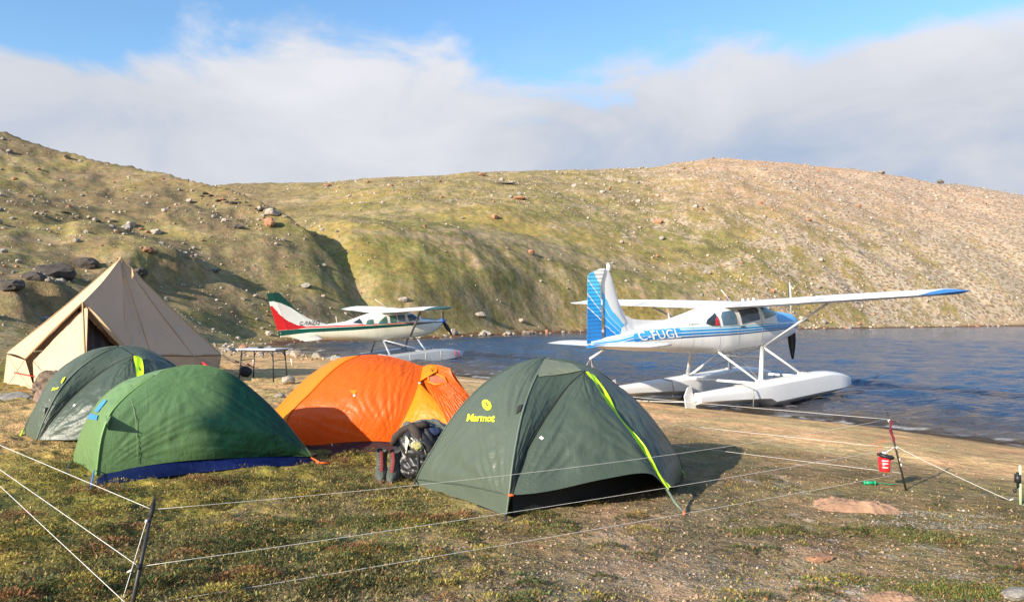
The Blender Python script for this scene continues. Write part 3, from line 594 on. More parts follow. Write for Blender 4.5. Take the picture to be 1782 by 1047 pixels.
def superring(w, top, bot, n=2.7, k=64):
    zc = (top+bot)/2; h = (top-bot)/2; t = np.linspace(0, 2*math.pi, k, endpoint=False)
    c, s = np.cos(t), np.sin(t); return w*np.sign(c)*np.abs(c)**(2/n), zc+h*np.sign(s)*np.abs(s)**(2/n)
class Plane:
    OX, OZ = 3.0, 1.6
    def __init__(s, spin, yaw, pitch, roll, label, cat):
        h = Vector((math.cos(yaw)*math.cos(pitch), math.sin(yaw)*math.cos(pitch), math.sin(pitch))); r = Vector((math.sin(yaw), -math.cos(yaw), 0)); u = r.cross(h)
        r2 = r*math.cos(roll)-u*math.sin(roll); u2 = u*math.cos(roll)+r*math.sin(roll)
        s.R = Matrix((h, -r2, u2)).transposed()       # local x forward, y to port, z up
        org = Vector(spin)-h*s.OX-u2*s.OZ
        s.root = bpy.data.objects.new('seaplane', None); COL.objects.link(s.root); s.root.matrix_world = Matrix.Translation(org)@s.R.to_4x4(); tag(s.root, label, cat)
    def L(s, p):
        p = np.asarray(p, float); return np.stack([-(p[..., 0]-s.OX), -p[..., 1], p[..., 2]+s.OZ], -1)
    def loft(s, name, X, W, T, B, mat_, sfun, n=2.7, k=72, step=.05, parent=None):
        xs = np.arange(X[0], X[-1]+1e-6, step); xs[-1] = X[-1]
        w = np.interp(xs, X, W); t = np.interp(xs, X, T); b = np.interp(xs, X, B)
        nn = np.interp(xs, X, n) if hasattr(n, '__len__') else np.full(len(xs), n)
        def sm(a):   # soften the joints of the profile
            q = a.copy()
            for _ in range(3): q[1:-1] = (q[:-2]+2*q[1:-1]+q[2:])/4
            return q
        w, t, b = sm(w), sm(t), sm(b); P = []
        for i, x in enumerate(xs):
            y, z = superring(w[i], t[i], b[i], nn[i], k); P.append(np.stack([np.full(k, x), y, z], 1))
        P = np.array(P); nv = len(xs); v = P.reshape(-1, 3); f = []
        for i in range(nv-1):
            for j in range(k): f.append((i*k+j, i*k+(j+1) % k, (i+1)*k+(j+1) % k, (i+1)*k+j))
        f.append(tuple(range(k-1, -1, -1))); f.append(tuple((nv-1)*k+j for j in range(k)))
        sv = sfun(v[:, 0], v[:, 1], v[:, 2]) if sfun else np.zeros(len(v))
        o = mk(name, s.L(v), f, mat_, parent or s.root, True, {'s': ('FLOAT', sv)})
        s.bvh = BVHTree.FromPolygons([tuple(p) for p in v], [tuple(q) for q in f]); s.P = P; s.k = k
        return o
    def side_patch(s, name, poly, side, mat_, eps=.006, parent=None, grid=.09, close=True):
        poly = [np.array(p, float) for p in poly]; B = []
        for i in range(len(poly)):
            a, b = poly[i], poly[(i+1) % len(poly)]; m = max(1, int(np.linalg.norm(b-a)/grid))
            for j in range(m): B.append(a+(b-a)*j/m)
        pts = [Vector((float(p[0]), float(p[1]))) for p in B]; nb = len(pts); mn = np.min(B, 0); mx = np.max(B, 0)
        for gx in np.arange(mn[0]+grid/2, mx[0], grid):
            for gz in np.arange(mn[1]+grid/2, mx[1], grid): pts.append(Vector((float(gx), float(gz))))
        vo, _, fo, *_r = delaunay_2d_cdt(pts, [], [list(range(nb))], 1, 1e-5)
        out = []
        for p in vo:
            hit = s.bvh.ray_cast(Vector((p.x, side*3, p.y)), Vector((0, -side, 0)))
            if hit[0] is None: hit = (Vector((p.x, side*.1, p.y)), Vector((0, side, 0)))
            n_ = hit[1]; n_ = n_ if n_.y*side > 0 else -n_
            out.append(hit[0]+n_*eps)
        vv = np.array([tuple(q) for q in out]); o = mk(name, s.L(vv), [tuple(q) for q in fo], mat_, parent or s.root, False); return o
    def window(s, poly, side, glass, frame, name='window'):
        c = np.mean(poly, 0); big = [c+(np.array(p)-c)*1.0+np.sign(np.array(p)-c)*.022 for p in poly]
        fr = s.side_patch(name, poly, side, glass, .014); s.side_patch('frame', big, side, frame, .006, parent=fr); return fr
    def foil(s, name, secs, c0, c1, mat_, sfun=None, vertical=False, n=14, parent=None):
        """secs: (span, x_le, chord, z, thickness); builds the part of the chord from c0 to c1, closed"""
        P = []
        for (y, xl, ch, z, th) in secs:
            cc = c0+(c1-c0)*(1-np.cos(np.linspace(0, math.pi, n)))/2
            yt = th*ch*5*(.2969*np.sqrt(np.clip(cc, 1e-6, 1))-.126*cc-.3516*cc**2+.2843*cc**3-.1015*cc**4)
            cam_ = 0 if vertical or abs(th) < .1 else .02*ch*np.sin(np.pi*np.clip(cc, 0, 1))
            up = np.stack([xl+cc*ch, cam_+yt], 1); lo = np.stack([xl+cc*ch, cam_-yt*.9], 1)[::-1]; ring = np.concatenate([up, lo])
            if vertical: P.append(np.stack([ring[:, 0], z+ring[:, 1], np.full(len(ring), y)], 1))
            else: P.append(np.stack([ring[:, 0], np.full(len(ring), y), z+ring[:, 1]], 1))
        P = np.array(P); m, k = P.shape[:2]; f = []
        for i in range(m-1):
            for j in range(k): f.append((i*k+j, i*k+(j+1) % k, (i+1)*k+(j+1) % k, (i+1)*k+j))
        f.append(tuple(range(k-1, -1, -1))); f.append(tuple((m-1)*k+j for j in range(k))); v = P.reshape(-1, 3)
        at_ = {'s': ('FLOAT', sfun(v[:, 0], v[:, 1], v[:, 2]) if sfun else np.zeros(len(v)))}
        return mk(name, s.L(v), f, mat_, parent or s.root, True, at_)
    def tube(s, name, pts, r, mat_, n=8, flat=None, parent=None):
        return MB().tube([s.L(np.array(p, float)) for p in pts], r, n, True, flat).obj(name, mat_, parent or s.root, True)
    def text(s, string, corner, dirx, diry, size, side, mat_, eps=.012, shear=0, name='registration', flat_y=None, bold=0.0):
        cu = bpy.data.curves.new('lettering', 'FONT'); cu.body = string; cu.size = 1; cu.offset = bold; cu.resolution_u = 3; cu.space_character = 1.08
        ob = bpy.data.objects.new('lettering', cu); COL.objects.link(ob); bpy.context.view_layer.update()
        me = bpy.data.meshes.new_from_object(ob.evaluated_get(bpy.context.evaluated_depsgraph_get())); bpy.data.objects.remove(ob)
        co = np.array([v.co[:] for v in me.vertices]); w = co[:, 0].max(); out = []
        for c in co:
            x = c[0]/w; y = c[1]/.70; p = np.array(corner)+np.array(dirx)*x+np.array(diry)*y+np.array([-shear*y, 0])
            if flat_y is not None: out.append((p[0], flat_y, p[1])); continue
            hit = s.bvh.ray_cast(Vector((p[0], side*3, p[1])), Vector((0, -side, 0)))
            q = hit[0]+Vector((0, side*eps, 0)) if hit[0] is not None else Vector((p[0], side*.3, p[1])); out.append(tuple(q))
        me.calc_loop_triangles(); fs = [tuple(p.vertices) for p in me.loop_triangles]; o = mk(name, s.L(np.array(out)), fs, mat_, s.root, False); return o
    def floats(s, yc, x0, x1, ztop, zkeel, half, mat_, dip=.28, stern_z=-1.52, name='float', bands=None):
        for sd in (1, -1):
            xs = np.linspace(0, 1, 46); P = []
            for t in xs:
                t = t**1.5; x = x0+(x1-x0)*t; eb = math.sqrt(max(0, 1-(1-min(t/.15, 1))**2)); ek = math.sqrt(max(0, 1-(1-min(t/.24, 1))**2))
                w = half*(.12+.88*eb)*(1-.55*ss(.55, 1, t)); top = ztop-dip*(1-min(t/.25, 1))**2
                keel = zkeel+(ztop-dip-.10-zkeel)*(1-ek); step = .60
                if t > step: keel = zkeel+.10+(stern_z-zkeel-.10)*((t-step)/(1-step))**.8
                chine = keel+(top-keel)*.30
                ring = [(0, keel), (w*.55, keel+(chine-keel)*.45), (w, chine), (w*.985, (chine+top)/2), (w*.93, top-.05), (w*.8, top-.012), (w*.4, top+.025), (0, top+.035)]
                ring = ring+[(-a, b) for a, b in ring[-2:0:-1]]
                P.append([(x, sd*yc+a, b) for a, b in ring])
            P = np.array(P); m, k = P.shape[:2]; f = []
            for i in range(m-1):
                for j in range(k): f.append((i*k+j, (i+1)*k+j, (i+1)*k+(j+1) % k, i*k+(j+1) % k))
            f.append(tuple(range(k))); f.append(tuple((m-1)*k+j for j in range(k-1, -1, -1)))
            o = mk(name, s.L(P.reshape(-1, 3)), f, mat_, s.root, False); o.data.polygons.foreach_set('use_smooth', np.ones(len(o.data.polygons), bool))
            md = o.modifiers.new('edges', 'EDGE_SPLIT'); md.split_angle = math.radians(32)
            yield sd, o

M_STRIPE1 = band_mat('white_blue_striped_paint', [(0, PAINT_W), (.20, lin((45, 85, 135))), (.28, PAINT_W), (.31, lin((45, 135, 200))), (.42, PAINT_W), (.45, lin((65, 160, 220))), (.56, PAINT_W), (.60, lin((130, 200, 225))), (.66, PAINT_W), (.90, lin((105, 185, 240)))])
BLUES = [(0, PAINT_W), (.10, lin((95, 195, 240))), (.30, PAINT_W), (.316, lin((65, 178, 240))), (.50, PAINT_W), (.516, lin((50, 160, 230))), (.70, PAINT_W), (.714, lin((40, 130, 205))), (.93, PAINT_W), (.95, lin((55, 160, 232)))]
M_FIN1 = band_mat('blue_striped_fin_paint', BLUES)
M_RUD1 = band_mat('ribbed_blue_rudder_paint', BLUES, bump_wave=75)
M_WING1 = band_mat('white_wing_paint_blue_tip', [(0, PAINT_W), (.5, lin((80, 170, 230))), (.53, PAINT_W), (.55, lin((40, 125, 205))), (.99, lin((40, 125, 205)))])

def seaplane_one():
    sp = (7.666, 20.625, CAMZ-.118)
    A = Plane(sp, .648, .055, -.004, 'white high-wing seaplane with blue stripes and tail, moored at the beach on the right', 'seaplane')
    X = [-.02, .12, .35, .9, 1.2, 1.5, 1.8, 2.2, 3.4, 3.9, 4.3, 5.0, 6.1, 7.0, 7.5]
    W = [.20, .34, .46, .51, .53, .55, .56, .57, .57, .52, .46, .37, .235, .12, .045]
    T = [.10, .17, .23, .305, .335, .45, .56, .60, .58, .49, .42, .31, .155, .055, -.01]
    B = [-.20, -.30, -.40, -.50, -.57, -.61, -.635, -.65, -.64, -.57, -.53, -.455, -.335, -.22, -.12]
    def sf(x, y, z):
        top = np.interp(x, [0, .45, 2.95, 5.24, 6.0, 6.8, 7.6], [-.02, -.01, .05, .13, .12, .0, -.02]); bot = np.interp(x, [0, .39, 2.97, 5.06, 6.0, 6.8, 7.6], [-.16, -.17, -.17, -.125, -.10, -.16, -.15])
        v = .20+(z-bot)/(top-bot)*.46
        v = np.where((v > .64) & (x < 1.42), .95, np.clip(v, 0, .8)); v = np.where((x > 5.0) & (x < 6.35) & (v > .2) & (v < .66), np.where(v > .42, .5, .35), v)
        v = np.where((x > 6.2), np.clip(.5+(z+.16-(x-6.2)*.02)*3, .05, .5) if False else np.where(z > -.17+0*x, .35 if False else v, v), v)
        return np.clip(v, 0, 1)
    A.loft('fuselage', X, W, T, B, M_STRIPE1, sf, n=[2.1, 2.2, 2.5, 2.8, 2.9, 3.0, 3.2, 3.3, 3.2, 3.0, 2.8, 2.5, 2.3, 2.1, 2.0])
    # windshield and windows
    for sd in (1, -1):
        A.window([(1.30, .24), (1.98, .16), (2.05, .44), (1.72, .50)], sd, M_GLASSG, M_WHITE, 'windshield')
        A.window([(2.20, .15), (2.95, .09), (3.00, .43), (2.20, .46)], sd, M_GLASS, M_WHITE)
        A.window([(3.14, .09), (3.66, .09), (3.68, .30), (3.58, .41), (3.16, .44)], sd, M_GLASSB, M_WHITE)
        w3 = A.window([(3.76, .09), (4.02, .10), (4.20, .17), (4.12, .26), (3.80, .40)], sd, M_GLASS, M_WHITE)
        A.side_patch('red_bundle', [(3.78, .11), (3.92, .11), (3.90, .22), (3.80, .33)], sd, M_RED, .018, parent=w3)
        fr = .008
        for a, b in (((2.10, .46), (2.12, -.52)), ((3.07, .44), (3.08, -.55)), ((2.12, -.52), (3.08, -.55))):
            n = max(2, int(abs(a[0]-b[0])/.1+abs(a[1]-b[1])/.1)); pts = []
            for i in range(n+1):
                q = np.array(a)+(np.array(b)-np.array(a))*i/n; h = A.bvh.ray_cast(Vector((q[0], sd*3, q[1])), Vector((0, -sd, 0)))
                if h[0] is not None: pts.append((h[0].x, h[0].y, h[0].z))
            A.tube('door_seam', pts, .007, M_SEAM, 5)
        A.tube('door_handle', [(3.0, sd*.575, .02), (2.84, sd*.585, .02)], .012, M_DARKM, 6)
        for x in (1.32, .75, 3.75, 4.6):
            pts = []
            for zz in np.linspace(-.62, .6, 22):
                h = A.bvh.ray_cast(Vector((x, sd*3, float(zz))), Vector((0, -sd, 0)))
                if h[0] is not None: pts.append((h[0].x, h[0].y*1.0, h[0].z))
            A.tube('skin_seam', pts, .004, M_SEAM, 4)
    A.side_patch('windshield_pane', [(.98, .30), (1.30, .27), (1.70, .50), (1.60, .53)], 1, M_GLASSG, .012); A.side_patch('windshield_pane', [(.98, .30), (1.30, .27), (1.70, .50), (1.60, .53)], -1, M_GLASSG, .012)
    # registration letters
    for sd in (1, -1):
        A.text('C-FUGL', (6.22, -.085) if sd == 1 else (5.0, -.075), (-1.22, -.01) if sd == 1 else (1.22, .01), (0.02, .20), 1, sd, M_WHITE, .014, -.03, bold=.012)
    A.text('SKYWAGON', (4.72, .165), (-.30, 0), (0, .035), 1, 1, M_DARKM, .01, 0, 'small_lettering')
    # wings
    def wing_s(x, y, z): return np.where(y < 3, 0, np.clip(.5+(np.abs(y)-(5.2-(x-2.6)*.35))*1.1, 0, .98))
    for sd in (1, -1):
        ys = [0, .6, 1.5, 2.6, 3.2, 3.8, 4.4, 4.9, 5.1, 5.25, 5.38, 5.46]
        def sec(y, tipround=True):
            k = y/5.46; xl = 1.74+.0*y if y < 2.6 else 1.74+(y-2.6)*.135; te = 3.42 if y < 2.6 else 3.42-(y-2.6)*.05
            z = .50+.040*y+ (0.0 if y < 5.1 else .05*(y-5.1)); th = .115
            if y > 5.0: e = (y-5.0)/.46; xl += .30*e*e; te -= .18*e*e*e; th = .115*(1-.86*e*e)
            return (sd*y*1.018, xl, te-xl, z, th)
        main = [sec(y) for y in ys]
        A.foil('wing', main, 0, .735, M_WING1, wing_s)
        A.foil('flap', [sec(y) for y in (.60, 1.5, 2.60)], .742, 1, M_WING1, wing_s)
        A.foil('aileron', [sec(y) for y in (2.63, 3.4, 4.2, 4.9)], .742, 1, M_WING1, wing_s)
        A.foil('wing_tip_trailing_edge', [sec(y) for y in (4.93, 5.1, 5.25, 5.38, 5.46)], .737, 1, M_WING1, wing_s)
        A.foil('wing_root_fairing', [sec(y) for y in (0, .3, .57)], .737, 1, M_WING1, wing_s)
        A.tube('wing_strut', [(2.04, sd*.57, -.53), (2.62, sd*2.62, .53)], .055, M_WHITE, 10, (1, .45))
    for x, h in ((4.62, .36), (2.95, .0)):
        pass
    A.tube('whip_antenna', [(2.95, .3, .62), (3.35, .3, .95)], .010, M_WHITE, 6)
    A.tube('blade_antenna', [(4.95, 0, .28), (4.97, 0, .46)], .014, M_WHITE, 6)
    for x in (1.9, 2.3, 2.7): A.tube('fuel_cap', [(x, .2+.3*(x-1.9), .60), (x, .2+.3*(x-1.9), .70)], .03, M_WHITE, 8)
    # fin and rudder. Lines of the paint scheme, side view (x aft, z)
    L0 = [(7.42, 1.52), (7.20, 1.32), (6.78, .62), (6.2, .10)]
    def fin_s(x, y, z):
        # horizontal order of the stripes at height z
        l0 = np.interp(z, [-.2, .10, .62, 1.05, 1.52], [5.6, 6.28, 6.86, 7.08, 7.34])
        l1 = np.interp(z, [-.2, .08, .45, .95, 1.40], [6.1, 6.44, 6.90, 7.22, 7.56])
        l2 = np.interp(z, [-.2, .06, .42, .80, 1.12], [6.3, 6.56, 7.0, 7.35, 7.60])
        l3 = np.interp(z, [-.2, .04, .42, .80], [6.4, 6.68, 7.16, 7.60])
        l3 = np.where(z > .80, 7.6+(z-.8)*1.2, l3); l2 = np.where(z > 1.12, 7.6+(z-1.12)*1.1, l2); l1 = np.where(z > 1.4, 7.56+(z-1.4)*.9, l1)
        v = np.where(x < l0, .05, np.where(x < l1, .10+.2*(x-l0)/(l1-l0), np.where(x < l2, .30+.2*(x-l1)/(l2-l1), np.where(x < l3, .5+.2*(x-l2)/(l3-l2), .70+.2*np.clip((x-l3)/.6, 0, 1)))))
        zb = np.interp(x, [6.6, 7.2, 7.65], [.03, -.02, -.06]); v = np.where(z < zb, np.clip(.93+(zb-z)*.6, .93, .99), v)
        return v
    def fsec(z, a, b):
        le = np.interp(z, [-.12, .08, .36, .41, .60, .97, 1.40, 1.50, 1.56], [6.3, 6.35, 6.38, 6.45, 6.55, 6.66, 6.80, 6.86, 7.0])
        te = np.interp(z, [-.15, 1.38, 1.46, 1.56], [7.62, 7.50, 7.44, 7.10]); hinge = np.interp(z, [-.15, 1.22, 1.56], [7.20, 7.16, 6.98])
        return le, te, hinge
    zz = [-.10, .05, .15, .25, .36, .5, .65, .8, .97, 1.1, 1.2, 1.3, 1.4, 1.48, 1.54]
    P = []
    A.foil('fin', [(z, fsec(z, 0, 0)[0], (fsec(z, 0, 0)[2]-fsec(z, 0, 0)[0]), 0, .13 if z < 1.4 else .08) for z in zz], 0, .85, M_FIN1, fin_s, True, 24)
    # rudder as a wedge panel set just behind the fin
    zr = np.linspace(-.15, 1.55, 40); Pr = []
    for z in zr:
        le, te, hg = fsec(z, 0, 0); hg2 = hg-.0+.012 if z < 1.22 else hg+.012; w = .045*(1-.5*max(0, (z-1.2)/.35))
        row = [(hg2, w, z), (hg2+.2*(te-hg2), w*.9, z), (hg2+.4*(te-hg2), w*.7, z), (hg2+.6*(te-hg2), w*.5, z), (hg2+.8*(te-hg2), w*.28, z), (te, 0.004, z)]
        row = row+[(a, -b, c) for a, b, c in row[::-1]]; Pr.append(row)
    Pr = np.array(Pr); m, k = Pr.shape[:2]; f = [(i*k+j, i*k+(j+1) % k, (i+1)*k+(j+1) % k, (i+1)*k+j) for i in range(m-1) for j in range(k)]; f += [tuple(range(k-1, -1, -1)), tuple((m-1)*k+j for j in range(k))]
    v = Pr.reshape(-1, 3); mk('rudder', A.L(v), f, M_RUD1, A.root, False, {'s': ('FLOAT', fin_s(v[:, 0], v[:, 1], v[:, 2]))})
    # long dorsal fillet
    MBd = [(4.95, .30, .012), (5.4, .325, .015), (5.9, .36, .02), (6.2, .40, .022), (6.42, .50, .03), (6.6, .80, .03)]
    Pd = []
    for x, zt, w in MBd:
        zb = np.interp(x, [4.9, 6.1, 7], [.28, .12, .03]); Pd.append([(x, w+.04, zb), (x, w, (zb+zt)/2), (x, .004, zt), (x, -.004, zt), (x, -w, (zb+zt)/2), (x, -w-.04, zb)])
    Pd = np.array(Pd); m, k = Pd.shape[:2]; f = [(i*k+j, i*k+(j+1) % k, (i+1)*k+(j+1) % k, (i+1)*k+j) for i in range(m-1) for j in range(k)]; f += [tuple(range(k-1, -1, -1)), tuple((m-1)*k+j for j in range(k))]
    mk('dorsal_fillet', A.L(Pd.reshape(-1, 3)), f, M_WHITE, A.root, False)
    A.tube('beacon', [(6.86, 0, 1.50), (6.87, 0, 1.60), (6.88, 0, 1.67)], [.05, .045, .025], M_WHITE, 8)
    # tailplane
    for sd in (1, -1):
        st = [(sd*y, np.interp(y, [0, 1.45, 1.6], [6.42, 6.60, 6.75]), np.interp(y, [0, 1.45, 1.6], [1.05, .82, .62]), -.115+.012*y, .080) for y in (.06, .5, 1.0, 1.45, 1.56, 1.62)]
        A.foil('tailplane', st, 0, .58, M_WHITE); A.foil('elevator', st, .59, 1, M_WHITE)
    # propeller
    pr = A.tube('propeller_hub', [(.02, 0, 0), (-.10, 0, 0), (-.20, 0, 0), (-.26, 0, .0)], [.15, .14, .08, .01], M_WHITE, 16)
    for sgn, mm in ((1, M_PROPG), (-1, M_DARKM)):  # upper blade's grey holds its sunlight in the colour, lower one stays black
        P = []
        for t in np.linspace(0, 1, 14):
            w = .045+.06*math.sin(math.pi*min(t*1.1, 1)**.8)*(1 if t < .92 else .7); w *= 1 if t < .97 else .5; a = 1.0-.75*t; z = sgn*(.07+1.0*t)
            P.append([(-.06+w*math.sin(a)*c-.012*q*math.cos(a), (w*math.cos(a)*c+.012*q*math.sin(a))*sgn, z) for c, q in ((-1, 0), (0, 1), (1, 0), (0, -1))])
        P = np.array(P); m, k = P.shape[:2]; f = [(i*k+j, i*k+(j+1) % k, (i+1)*k+(j+1) % k, (i+1)*k+j) for i in range(m-1) for j in range(k)]; f += [tuple(range(k-1, -1, -1)), tuple((m-1)*k+j for j in range(k))]
        mk('propeller_blade', A.L(P.reshape(-1, 3)), f, mm, A.root, True)
    # floats with struts, bands, water rudders
    for sd, fo in A.floats(1.18, -.72, 5.55, -1.30, -1.92, .34, M_WHITE):
        MBr = MB(); q = A.L(np.array([(5.52, sd*1.16, -1.62), (5.86, sd*1.16, -1.60), (5.90, sd*1.16, -1.30), (5.78, sd*1.16, -1.12), (5.66, sd*1.16, -1.10), (5.60, sd*1.16, -1.35)], float)); q2 = q+np.array([0, .02, 0])
        MBr.add(list(q)+list(q2), [tuple(range(5, -1, -1)), tuple(range(6, 12))]+[(i, (i+1) % 6, 6+(i+1) % 6, 6+i) for i in range(6)]); MBr.obj('water_rudder', M_WHITE, fo)
        A.tube('rudder_bracket', [(5.45, sd*1.18, -1.42), (5.66, sd*1.18, -1.40)], .05, M_WHITE, 8, parent=fo)
        A.tube('mooring_band', [(3.98, sd*1.18+.345, -1.72), (3.98, sd*1.18+.37, -1.5), (3.98, sd*1.18+.33, -1.30), (3.98, sd*1.18, -1.255), (3.98, sd*1.18-.33, -1.30), (3.98, sd*1.18-.37, -1.5), (3.98, sd*1.18-.345, -1.72)], .014, M_STRUTG, 6, parent=fo)
        S_ = [((2.04, sd*.50, -.55), (1.28, sd*1.10, -1.30)), ((2.06, sd*.50, -.55), (3.05, sd*1.10, -1.30)), ((3.69, sd*.40, -.55), (3.09, sd*1.10, -1.30))]
        for a, b in S_: A.tube('float_strut', [a, b], .05, M_WHITE, 10, (1, .55))
        for x in (1.28, 3.07): MB().box(A.L(np.array([x, sd*1.10, -1.27])), (.09, .07, .03)).obj('strut_foot', M_WHITE, A.root)
        A.tube('brace_wire', [(2.06, sd*.48, -.56), (3.0, -sd*1.05, -1.28)], .006, M_STRUTG, 5)
    A.tube('spreader_bar', [(1.30, -1.05, -1.34), (1.30, 1.05, -1.34)], .035, M_WHITE, 8); A.tube('spreader_bar', [(3.05, -1.05, -1.34), (3.05, 1.05, -1.34)], .035, M_WHITE, 8)
    A.tube('boarding_step', [(3.6, .40, -.62), (2.2, .62, -.85)], .014, M_STRUTG, 6)
    # tail spring with a lashing
    A.tube('tail_spring', [(7.05, 0, -.20), (7.55, 0, -.38)], .025, M_WHITE, 8)
    for q in ((7.62, .16, -.66), (7.5, -.1, -.70), (7.7, -.05, -.62), (7.45, .1, -.72)): A.tube('tail_line', [(7.52, 0, -.37), q], .012, M_STRUTG, 5)
seaplane_one()

GREEN2 = lin((10, 72, 58)); RED2 = lin((215, 35, 40)); CRM = lin((232, 228, 205)); CRW = lin((238, 238, 228))
def seaplane_two():
    A = Plane((-3.328, 37.029, CAMZ-.218), .589, .09, .013, 'cream high-wing seaplane with red and dark green trim, floating farther off behind the orange tent', 'seaplane')
    M_F = band_mat('cream_green_red_paint', [(0, CRM), (.30, GREEN2), (.45, CRM), (.47, RED2), (.53, CRW), (.97, GREEN2)])
    M_T = band_mat('green_white_red_tail_paint', [(0, GREEN2), (.23, CRW), (.25, RED2), (.50, CRW), (.75, GREEN2)])
    M_W = band_mat('cream_wing_paint_green_tip', [(0, CRW), (.5, GREEN2)])
    X = [.25, .40, .60, 1.0, 1.4, 1.8, 2.2, 3.6, 4.0, 4.5, 5.1, 6.0, 7.0, 7.7, 8.15]
    W = [.22, .38, .48, .55, .58, .60, .61, .61, .59, .53, .44, .31, .19, .10, .04]
    T = [.02, .09, .14, .22, .29, .50, .68, .76, .70, .58, .44, .40, .34, .30, .26]
    B = [-.15, -.30, -.42, -.57, -.62, -.64, -.65, -.62, -.58, -.50, -.41, -.30, -.17, -.05, .04]
    def sf(x, y, z):
        lt = np.interp(x, [.2, .9, 2.43, 5, 6.9, 8.2], [-.02, .03, .09, .20, .29, .34]); lb = np.interp(x, [.2, .9, 2.4, 5, 6.9, 8.2], [-.06, -.01, -.02, .04, .12, .09])
        v = .30+(z-lb)/(lt-lb)*.15; v = np.where((z > lt+.03) & (x < 1.5), np.where(z > np.interp(x, [.2, 1.5], [.0, .22]), .98, .6), np.clip(v, 0, .9)); return v
    A.loft('fuselage', X, W, T, B, M_F, sf, n=[2.1, 2.2, 2.6, 2.9, 3, 3.1, 3.2, 3.2, 3.1, 2.9, 2.6, 2.4, 2.2, 2.1, 2.0])
    for sd in (1, -1):
        A.window([(1.65, .22), (2.24, .20), (2.30, .46), (1.98, .52)], sd, M_GLASS, M_CREAM, 'windshield')
        A.window([(2.42, .20), (2.80, .20), (2.80, .52), (2.42, .52)], sd, M_GLASSB, M_CREAM)
        A.window([(2.86, .20), (3.20, .20), (3.20, .52), (2.86, .52)], sd, M_GLASSG, M_CREAM)
        A.window([(3.36, .19), (3.82, .20), (3.70, .34), (3.42, .52), (3.36, .52)], sd, M_GLASSG, M_CREAM)
        A.window([(4.02, .22), (4.38, .24), (4.32, .38), (4.22, .44), (4.02, .44)], sd, M_GLASSG, M_CREAM)
        A.window([(4.52, .28), (4.95, .36), (4.78, .44), (4.56, .52)], sd, M_GLASS, M_CREAM)
        A.text('C-FAZQ', (7.28, .47) if sd == 1 else (6.3, .42), (-.92, -.05) if sd == 1 else (.92, .05), (0, .17), 1, sd, M_DARKM, .02, 0, flat_y=sd*.045, bold=.012)
        ys = [0, .6, 1.5, 2.7, 3.4, 4.2, 4.9, 5.2, 5.38, 5.48]
        def sec(y):
            xl = 1.98 if y < 2.7 else 1.98+(y-2.7)*.16; te = 3.62 if y < 2.7 else 3.62-(y-2.7)*.05; z = .68+.036*y; th = .12
            if y > 4.9: e = (y-4.9)/.58; xl += .22*e*e; te -= .30*e*e; th = .12*(1-.8*e*e)
            return (sd*y, xl, te-xl, z, th)
        ws = lambda x, y, z: np.clip(.5+(np.abs(y)-(4.35+(x-2.6)*.35))*.6, 0, .95)
        A.foil('wing', [sec(y) for y in ys], 0, .74, M_W, ws); A.foil('flap', [sec(y) for y in (.6, 1.6, 3.2)], .745, 1, M_W, ws)
        A.foil('aileron', [sec(y) for y in (3.23, 4.2, 4.9)], .745, 1, M_W, ws); A.foil('wing_tip_trailing_edge', [sec(y) for y in (4.92, 5.2, 5.38, 5.48)], .745, 1, M_W, ws); A.foil('wing_root_fairing', [sec(y) for y in (0, .3, .57)], .742, 1, M_W, ws)
        A.tube('wing_strut', [(2.22, sd*.62, -.50), (2.68, sd*2.7, .68)], .06, M_STRUTG, 10, (1, .45))
        dz = -.075*sd
        st = [(sd*y, np.interp(y, [0, 1.8, 1.95], [6.62, 6.90, 7.05]), np.interp(y, [0, 1.8, 1.95], [1.15, .80, .66]), .03+dz*y, .085) for y in (.06, .6, 1.2, 1.8, 1.9, 1.96)]
        A.foil('tailplane', st, 0, .6, M_CREAM); A.foil('elevator', st, .61, 1, M_CREAM)
    zt = np.array([.05, .2, .30, .38, .45, .60, .76, 1.0, 1.19, 1.45, 1.7, 1.9, 1.98])
    def le(z): return np.interp(z, [.05, .30, .38, .45, .60, .76, 1.19, 1.98], [6.4, 6.4, 6.05, 6.15, 6.55, 6.89, 7.37, 8.06])
    def te(z): return np.interp(z, [.05, .11, 1.94, 1.98], [8.18, 8.2, 8.58, 8.56])
    def hg(z): return te(z)-np.interp(z, [.1, 1.98], [.48, .30])
    def fs(x, y, z):
        capb = np.interp(x, [6.6, 7.2, 7.6, 8.0, 8.3, 8.6], [.62, .98, 1.28, 1.50, 1.60, 1.60]); redt = np.interp(x, [6.0, 6.6, 7.0, 7.4, 7.8, 8.1, 8.4], [.30, .33, .38, .50, .72, 1.0, 1.42]); gt = np.interp(x, [6, 8.4], [.27, .36])
        v = np.where(z > capb, .8, np.where(z > redt, .55, np.where(z > gt, .30, np.where(z > gt-.03, .24, .1)))); return v
    Pf = []
    def wedge(name, x0, x1, w0, w1, m_, nz=60, nx=26):
        zs = np.linspace(.05, 1.98, nz); P = []
        for z in zs:
            a, b = x0(z), x1(z); t = np.linspace(0, 1, nx); xx = a+(b-a)*t; ww = w0+(w1-w0)*t; ww = ww*np.minimum(1, .25+t*6) if name == 'fin' else ww
            row = [(x, w, z) for x, w in zip(xx, ww)]; P.append(row+[(x, -w, z) for x, w in zip(xx[::-1], ww[::-1])])
        P = np.array(P); m, k = P.shape[:2]; f = [(i*k+j, i*k+(j+1) % k, (i+1)*k+(j+1) % k, (i+1)*k+j) for i in range(m-1) for j in range(k)]; f += [tuple(range(k-1, -1, -1)), tuple((m-1)*k+j for j in range(k))]
        v = P.reshape(-1, 3); mk(name, A.L(v), f, m_, A.root, False, {'s': ('FLOAT', fs(v[:, 0], v[:, 1], v[:, 2]))})
